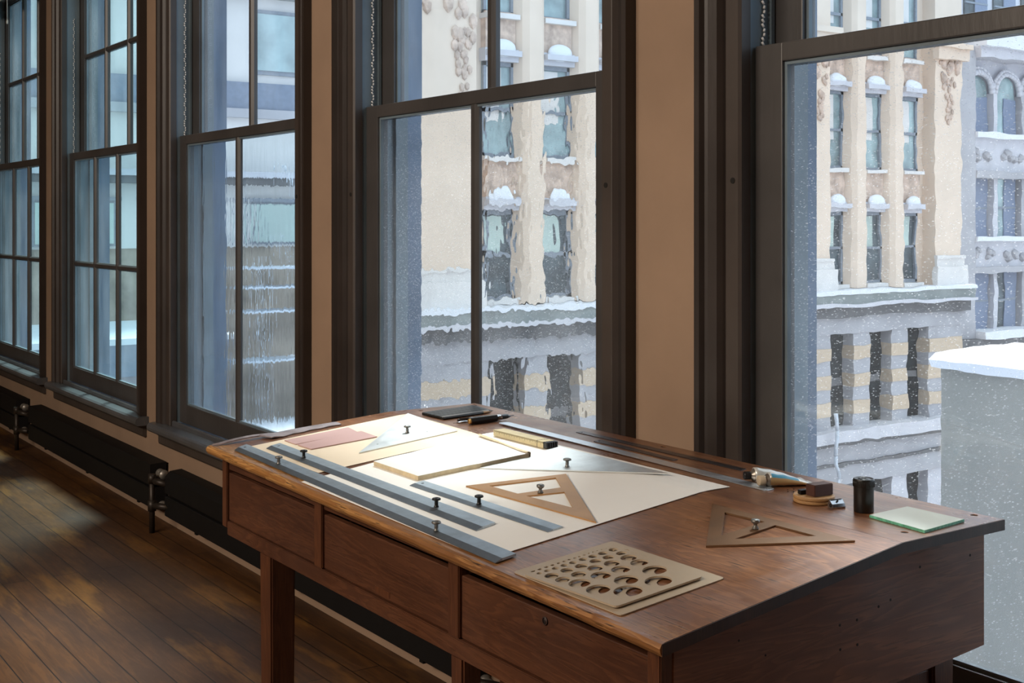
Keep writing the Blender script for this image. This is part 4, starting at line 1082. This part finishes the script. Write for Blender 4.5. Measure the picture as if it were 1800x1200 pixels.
# banded piers of the base
def span(a_, b_):
    bm1 = newbm(); bm2 = newbm(); z = -2.45; k = 0
    while z > -5.7:
        box(bm1 if k % 2 else bm2, -XF - .55, -XF + (.03 if k % 2 else 0), a_, b_, max(z - .47, -5.7), z); z -= .47; k += 1
    s_ = obj('base_pier', bm1, M['band_tan'], A); obj('stone_courses', bm2, M['greystone'], s_)
edges = [ty(.5)]
for g_ in groups:
    for t_ in g_: edges += [ty(t_) - .56, ty(t_) + .60]
edges.append(y1_)
for i in range(0, len(edges), 2): span(edges[i], edges[i + 1])
for g_ in groups:
    for t_ in g_:
        bm = newbm(); box(bm, -XF - .54, -XF - .46, ty(t_) - .56, ty(t_) + .60, -5.7, -2.45); w_ = obj('window', bm, M['void'], A)
        bm = newbm(); box(bm, -XF - .46, -XF - .42, ty(t_) - .5, ty(t_) + .5, -4.3, -4.05); obj('transom', bm, M['ledge_dark'], w_)
band('lower_cornice', -XF + .50, -6.10, -5.70, M['whitestone']); band('lower_cornice', -XF + .40, -6.22, -6.10, M['ledge_dark'])
band('lower_frieze', -XF + .10, -6.85, -6.22, M['greystone']); band('lower_frieze', -XF + .20, -6.95, -6.85, M['ledge_dark']); band('lower_frieze', -XF + .12, -7.6, -6.95, M['greystone'])
for k, g_ in enumerate(groups):
    for t_ in g_:
        bm = newbm(); box(bm, -XF - .54, -XF - .44, ty(t_) - .62, ty(t_) + .62, -14, -7.6); obj('window', bm, M['void'], A)
for i in range(0, len(edges), 2):
    bm = newbm(); box(bm, -XF - .55, -XF, edges[i], edges[i + 1], -14, -7.6); obj('base_pier', bm, M['whitestone'], A)
bm = newbm()
pts = [(1.128, -5.0), (1.131, -5.6), (1.127, -6.4), (1.132, -7.2), (1.130, -8.0), (1.135, -9.0)]
for (a_, z0), (b_, z1) in zip(pts, pts[1:]): tube(bm, (-XF + .75, ty(a_), z0), (-XF + .75, ty(b_), z1), .07, seg=8)
box(bm, -XF + .55, -XF + .95, ty(1.125), ty(1.138), -9.3, -8.3)
obj('white_downpipe', bm, M['white_iron'], A)

# arcaded building farther along
X2 = 33.0
Cb = thing('arcaded_building', 'pale stone building at the right with arched windows and blue columns', 'building', (-X2, 50, -14))
ya, yb = ty(1.380, X2), ty(1.80, X2)
bm = newbm(); box(bm, -X2 - 8, -X2 - .7, ya, yb, -14, 16); obj('wall', bm, M['whitestone'], Cb)
bm = newbm(); box(bm, -X2 - .7, -X2, ya, ty(1.427, X2), -14, 8.9); obj('corner_pier', bm, M['greystone'], Cb)
ts = [1.4534 + .0634 * i for i in range(6)]
for r_, (z0, z1) in enumerate([(5.25, 7.75), (.72, 3.25), (-3.35, -.85), (9.6, 12.2), (-8.0, -5.2)]):
    for t_ in ts:
        c0 = ty(t_, X2)
        bm = newbm(); hw = .78
        if r_ == 0:
            pts = [(c0 - hw, z0), (c0 + hw, z0)] + [(c0 + hw * math.cos(a_), z1 - hw + hw * math.sin(a_)) for a_ in [i * math.pi / 14 for i in range(15)]]
        else: pts = [(c0 - hw, z0), (c0 + hw, z0), (c0 + hw, z1), (c0 - hw, z1)]
        prism_x(bm, pts, -X2 - .69, -X2 - .62); w_ = obj('window', bm, M['win_dark'] if r_ > 1 else M['win_pane'], Cb)
        bm = newbm(); box(bm, -X2 - .619, -X2 - .57, c0 - .10, c0 + hw, z0, z0 + (z1 - z0) * (.62 if r_ == 0 else 1)); obj('shutter', bm, M['blue_col'], w_)
        bm = newbm()
        if r_ == 0:
            for i in range(14):
                a0, a1 = i * math.pi / 14, (i + 1) * math.pi / 14
                for rad, wd in ((hw + .12, .12), (hw + .30, .08)): tube(bm, (-X2 - .45, c0 + rad * math.cos(a0), z1 - hw + rad * math.sin(a0)), (-X2 - .45, c0 + rad * math.cos(a1), z1 - hw + rad * math.sin(a1)), wd, seg=8)
            obj('arch_moulding', bm, M['whitestone'], w_)
        else:
            box(bm, -X2 - .62, -X2 - .55, c0 - hw, c0 + hw, (z0 + z1) / 2 - .04, (z0 + z1) / 2 + .04); obj('meeting_rail', bm, M['win_frame'], w_)
for i in range(7):
    c0 = ty(1.4534 - .0317 + .0634 * i, X2)
    bm = newbm(); box(bm, -X2 - .7, -X2 - .35, c0 - .14, c0 + .14, -8.6, 7.0); obj('colonnette', bm, M['whitestone'] if i % 2 else M['greystone'], Cb)
for z0, z1, xo, m_ in ((8.9, 9.5, .5, M['snow']), (8.45, 8.9, .25, M['whitestone']), (5.0, 5.25, .1, M['snow']), (3.55, 5.0, -.25, M['whitestone']), (3.25, 3.55, .05, M['greystone']), (.50, .72, .1, M['snow']), (-.60, .50, -.25, M['whitestone']), (-.85, -.60, .0, M['greystone']), (-3.65, -3.35, .5, M['snow']), (-4.8, -3.65, .3, M['ledge_dark'])):
    bm = newbm(); box(bm, -X2 - .7, -X2 + xo, ya if m_ is M['ledge_dark'] else ty(1.427, X2), yb, z0, z1); obj('string_course', bm, m_, Cb)
bm = newbm(); rr = random.Random(9)
for i in range(12):
    c0 = ty(1.4534 + .0634 * (i // 2), X2) + (-.4 if i % 2 else .4)
    for z in (4.25, -.05):
        for k in range(4): bmesh.ops.create_icosphere(bm, subdivisions=1, radius=.15 + .08 * rr.random(), matrix=Matrix.Translation((-X2 - .22, c0 + rr.uniform(-.3, .3), z + rr.uniform(-.2, .2))))
obj('carved_scrolls', bm, M['greystone'], Cb)

# low stucco building with snow on its roof, close by on the right
sb = thing('stucco_building', 'low grey stucco building with snow along its roof edge outside the right window', 'building', (-3, 9, -14))
bm = newbm(); box(bm, -7.38, 8.0, 7.95, 9.2, -14, .08); obj('wall', bm, M['stucco'], sb)
bm = newbm(); n_ = 60; rows = []; rr = random.Random(4); j = 0
for i in range(n_ + 1):
    x = -7.44 + 15.5 * i / n_; j = .6 * j + rr.uniform(-.03, .03)
    rows.append([bm.verts.new(p) for p in ((x, 7.88, .06 + j * .5), (x, 7.84, .13), (x, 7.95, .19 + j * .3), (x, 8.5, .21), (x, 9.2, .21), (x, 9.2, .081), (x, 7.95, .081))])
for P1, P2 in zip(rows, rows[1:]):
    for k in range(7): bm.faces.new((P1[k], P2[k], P2[(k + 1) % 7], P1[(k + 1) % 7]))
bm.faces.new(rows[0]); bm.faces.new(rows[-1][::-1]); bmesh.ops.recalc_face_normals(bm, faces=bm.faces[:]); obj('snow_edge', bm, M['snow'], sb)

# pale building with a fire escape seen through the farther windows
X3 = 20.0
B2 = thing('warehouse_building', 'pale stone building with green tinted windows and brick base beyond the left windows', 'building', (-X3, 4, -14))
bm = newbm(); box(bm, -X3 - 6, -X3, .9, 7.95, .98, 12); obj('upper_wall', bm, M['palestone'], B2)
bm = newbm(); box(bm, -X3 - 6, -X3 - .02, .9, 7.95, -14, .98); obj('brick_base', bm, M['mottled'], B2)
for z0, z1, xo, m_ in ((2.02, 2.14, .25, M['ledge_dark']), (2.14, 2.24, .3, M['whitestone']), (3.15, 3.3, .15, M['greystone']), (3.3, 3.75, .1, M['bluegrey']), (5.2, 5.4, .2, M['ledge']), (5.4, 6.1, .1, M['greystone'])):
    bm = newbm(); box(bm, -X3, -X3 + xo, .9, 7.95, z0, z1); obj('string_course', bm, m_, B2)
for i in range(4):
    c0 = 1.75 + 1.75 * i
    bm = newbm(); box(bm, -X3, -X3 + .06, c0 - .66, c0 + .66, 1.02, 1.74); box(bm, -X3, -X3 + .10, c0 - .72, c0 + .72, 1.74, 1.80)
    w_ = obj('window', bm, M['win_frame'], B2)
    bm = newbm(); box(bm, -X3 + .061, -X3 + .08, c0 - .60, c0 + .60, 1.06, 1.70); obj('pane', bm, M['greenish'], w_)
    bm = newbm(); box(bm, -X3, -X3 + .05, c0 - .55, c0 + .55, 3.9, 5.0); w_ = obj('window', bm, M['win_frame'], B2)
    bm = newbm(); box(bm, -X3 + .051, -X3 + .07, c0 - .48, c0 + .48, 3.97, 4.93); obj('pane', bm, M['win_pane'], w_)
# fire escape
fe = thing('fire_escape', 'white iron fire escape with a slanting stair seen through the third window', 'fire escape', (-X3 + 1, 6, -3))
xe = -X3 + 1.0
for z in (.66, .34, -.05, -.85):
    bm = newbm(); box(bm, xe - .5, xe + .02, 5.9, 8.4, z - .02, z + .012); obj('landing', bm, M['white_iron'], fe)
for y in (6.2, 7.3, 8.3):
    bm = newbm(); tube(bm, (xe, y, -3), (xe, y, .85), .025, seg=8); obj('post', bm, M['white_iron'], fe)
bm = newbm(); tube(bm, (xe + .1, 6.5, 2.35), (xe + .1, 7.95, .35), .022, seg=8); tube(bm, (xe + .1, 6.4, 1.2), (xe + .1, 7.0, .2), .014, seg=8); obj('ladder_rail', bm, M['white_iron'], fe)
bm = newbm()
v0 = [(xe + .06, 7.00, .02), (xe + .06, 7.20, .02), (xe + .06, 8.25, -1.55), (xe + .06, 8.00, -1.55)]
lo = [bm.verts.new(p) for p in v0]; hi = [bm.verts.new((p[0] - .25, p[1], p[2])) for p in v0]
for k in range(4): bm.faces.new((lo[k], lo[(k + 1) % 4], hi[(k + 1) % 4], hi[k]))
bm.faces.new(lo); bm.faces.new(hi); bmesh.ops.recalc_face_normals(bm, faces=bm.faces[:]); obj('stair_flight', bm, M['white_iron'], fe)
# corrugated snow-dusted roof and sheds below
ra = thing('shed', 'low shed with a snow dusted corrugated roof below the third window', 'shed', (-16, 5, -14))
bm = newbm(); n_ = 60; rows = []
for i in range(n_ + 1):
    y = 4.75 + 4.2 * i / n_; z = .05 * math.sin(i * 1.57)
    rows.append([bm.verts.new(p) for p in ((-18.6, y, -1.75 + z), (-12.5, y, -2.35 + z), (-12.5, y, -2.42 + z), (-18.6, y, -1.82 + z))])
for P1, P2 in zip(rows, rows[1:]):
    for k in range(4): bm.faces.new((P1[k], P2[k], P2[(k + 1) % 4], P1[(k + 1) % 4]))
bm.faces.new(rows[0]); bm.faces.new(rows[-1][::-1]); bmesh.ops.recalc_face_normals(bm, faces=bm.faces[:]); obj('corrugated_roof', bm, M['snow'], ra)
bm = newbm(); box(bm, -18.5, -12.6, 4.8, 8.9, -14, -2.50); obj('wall', bm, M['bluegrey'], ra)
hs = thing('penthouse', 'small mauve and blue grey roof hut beyond the left windows', 'roof hut', (-17, 4, -2))
bm = newbm(); box(bm, -19.3, -16.5, .95, 4.5, -1.45, -.62); obj('wall', bm, M['mauve'], hs)
bm = newbm(); box(bm, -19.35, -16.4, .9, 4.55, -.62, -.20); obj('parapet', bm, M['bluegrey'], hs)
bm = newbm(); box(bm, -19.35, -16.38, .9, 4.57, -.20, -.12); obj('snow_cap', bm, M['snow'], hs)
bm = newbm(); box(bm, -19.2, -16.6, 1.0, 4.4, -14, -1.45); obj('base', bm, M['bluegrey'], hs)
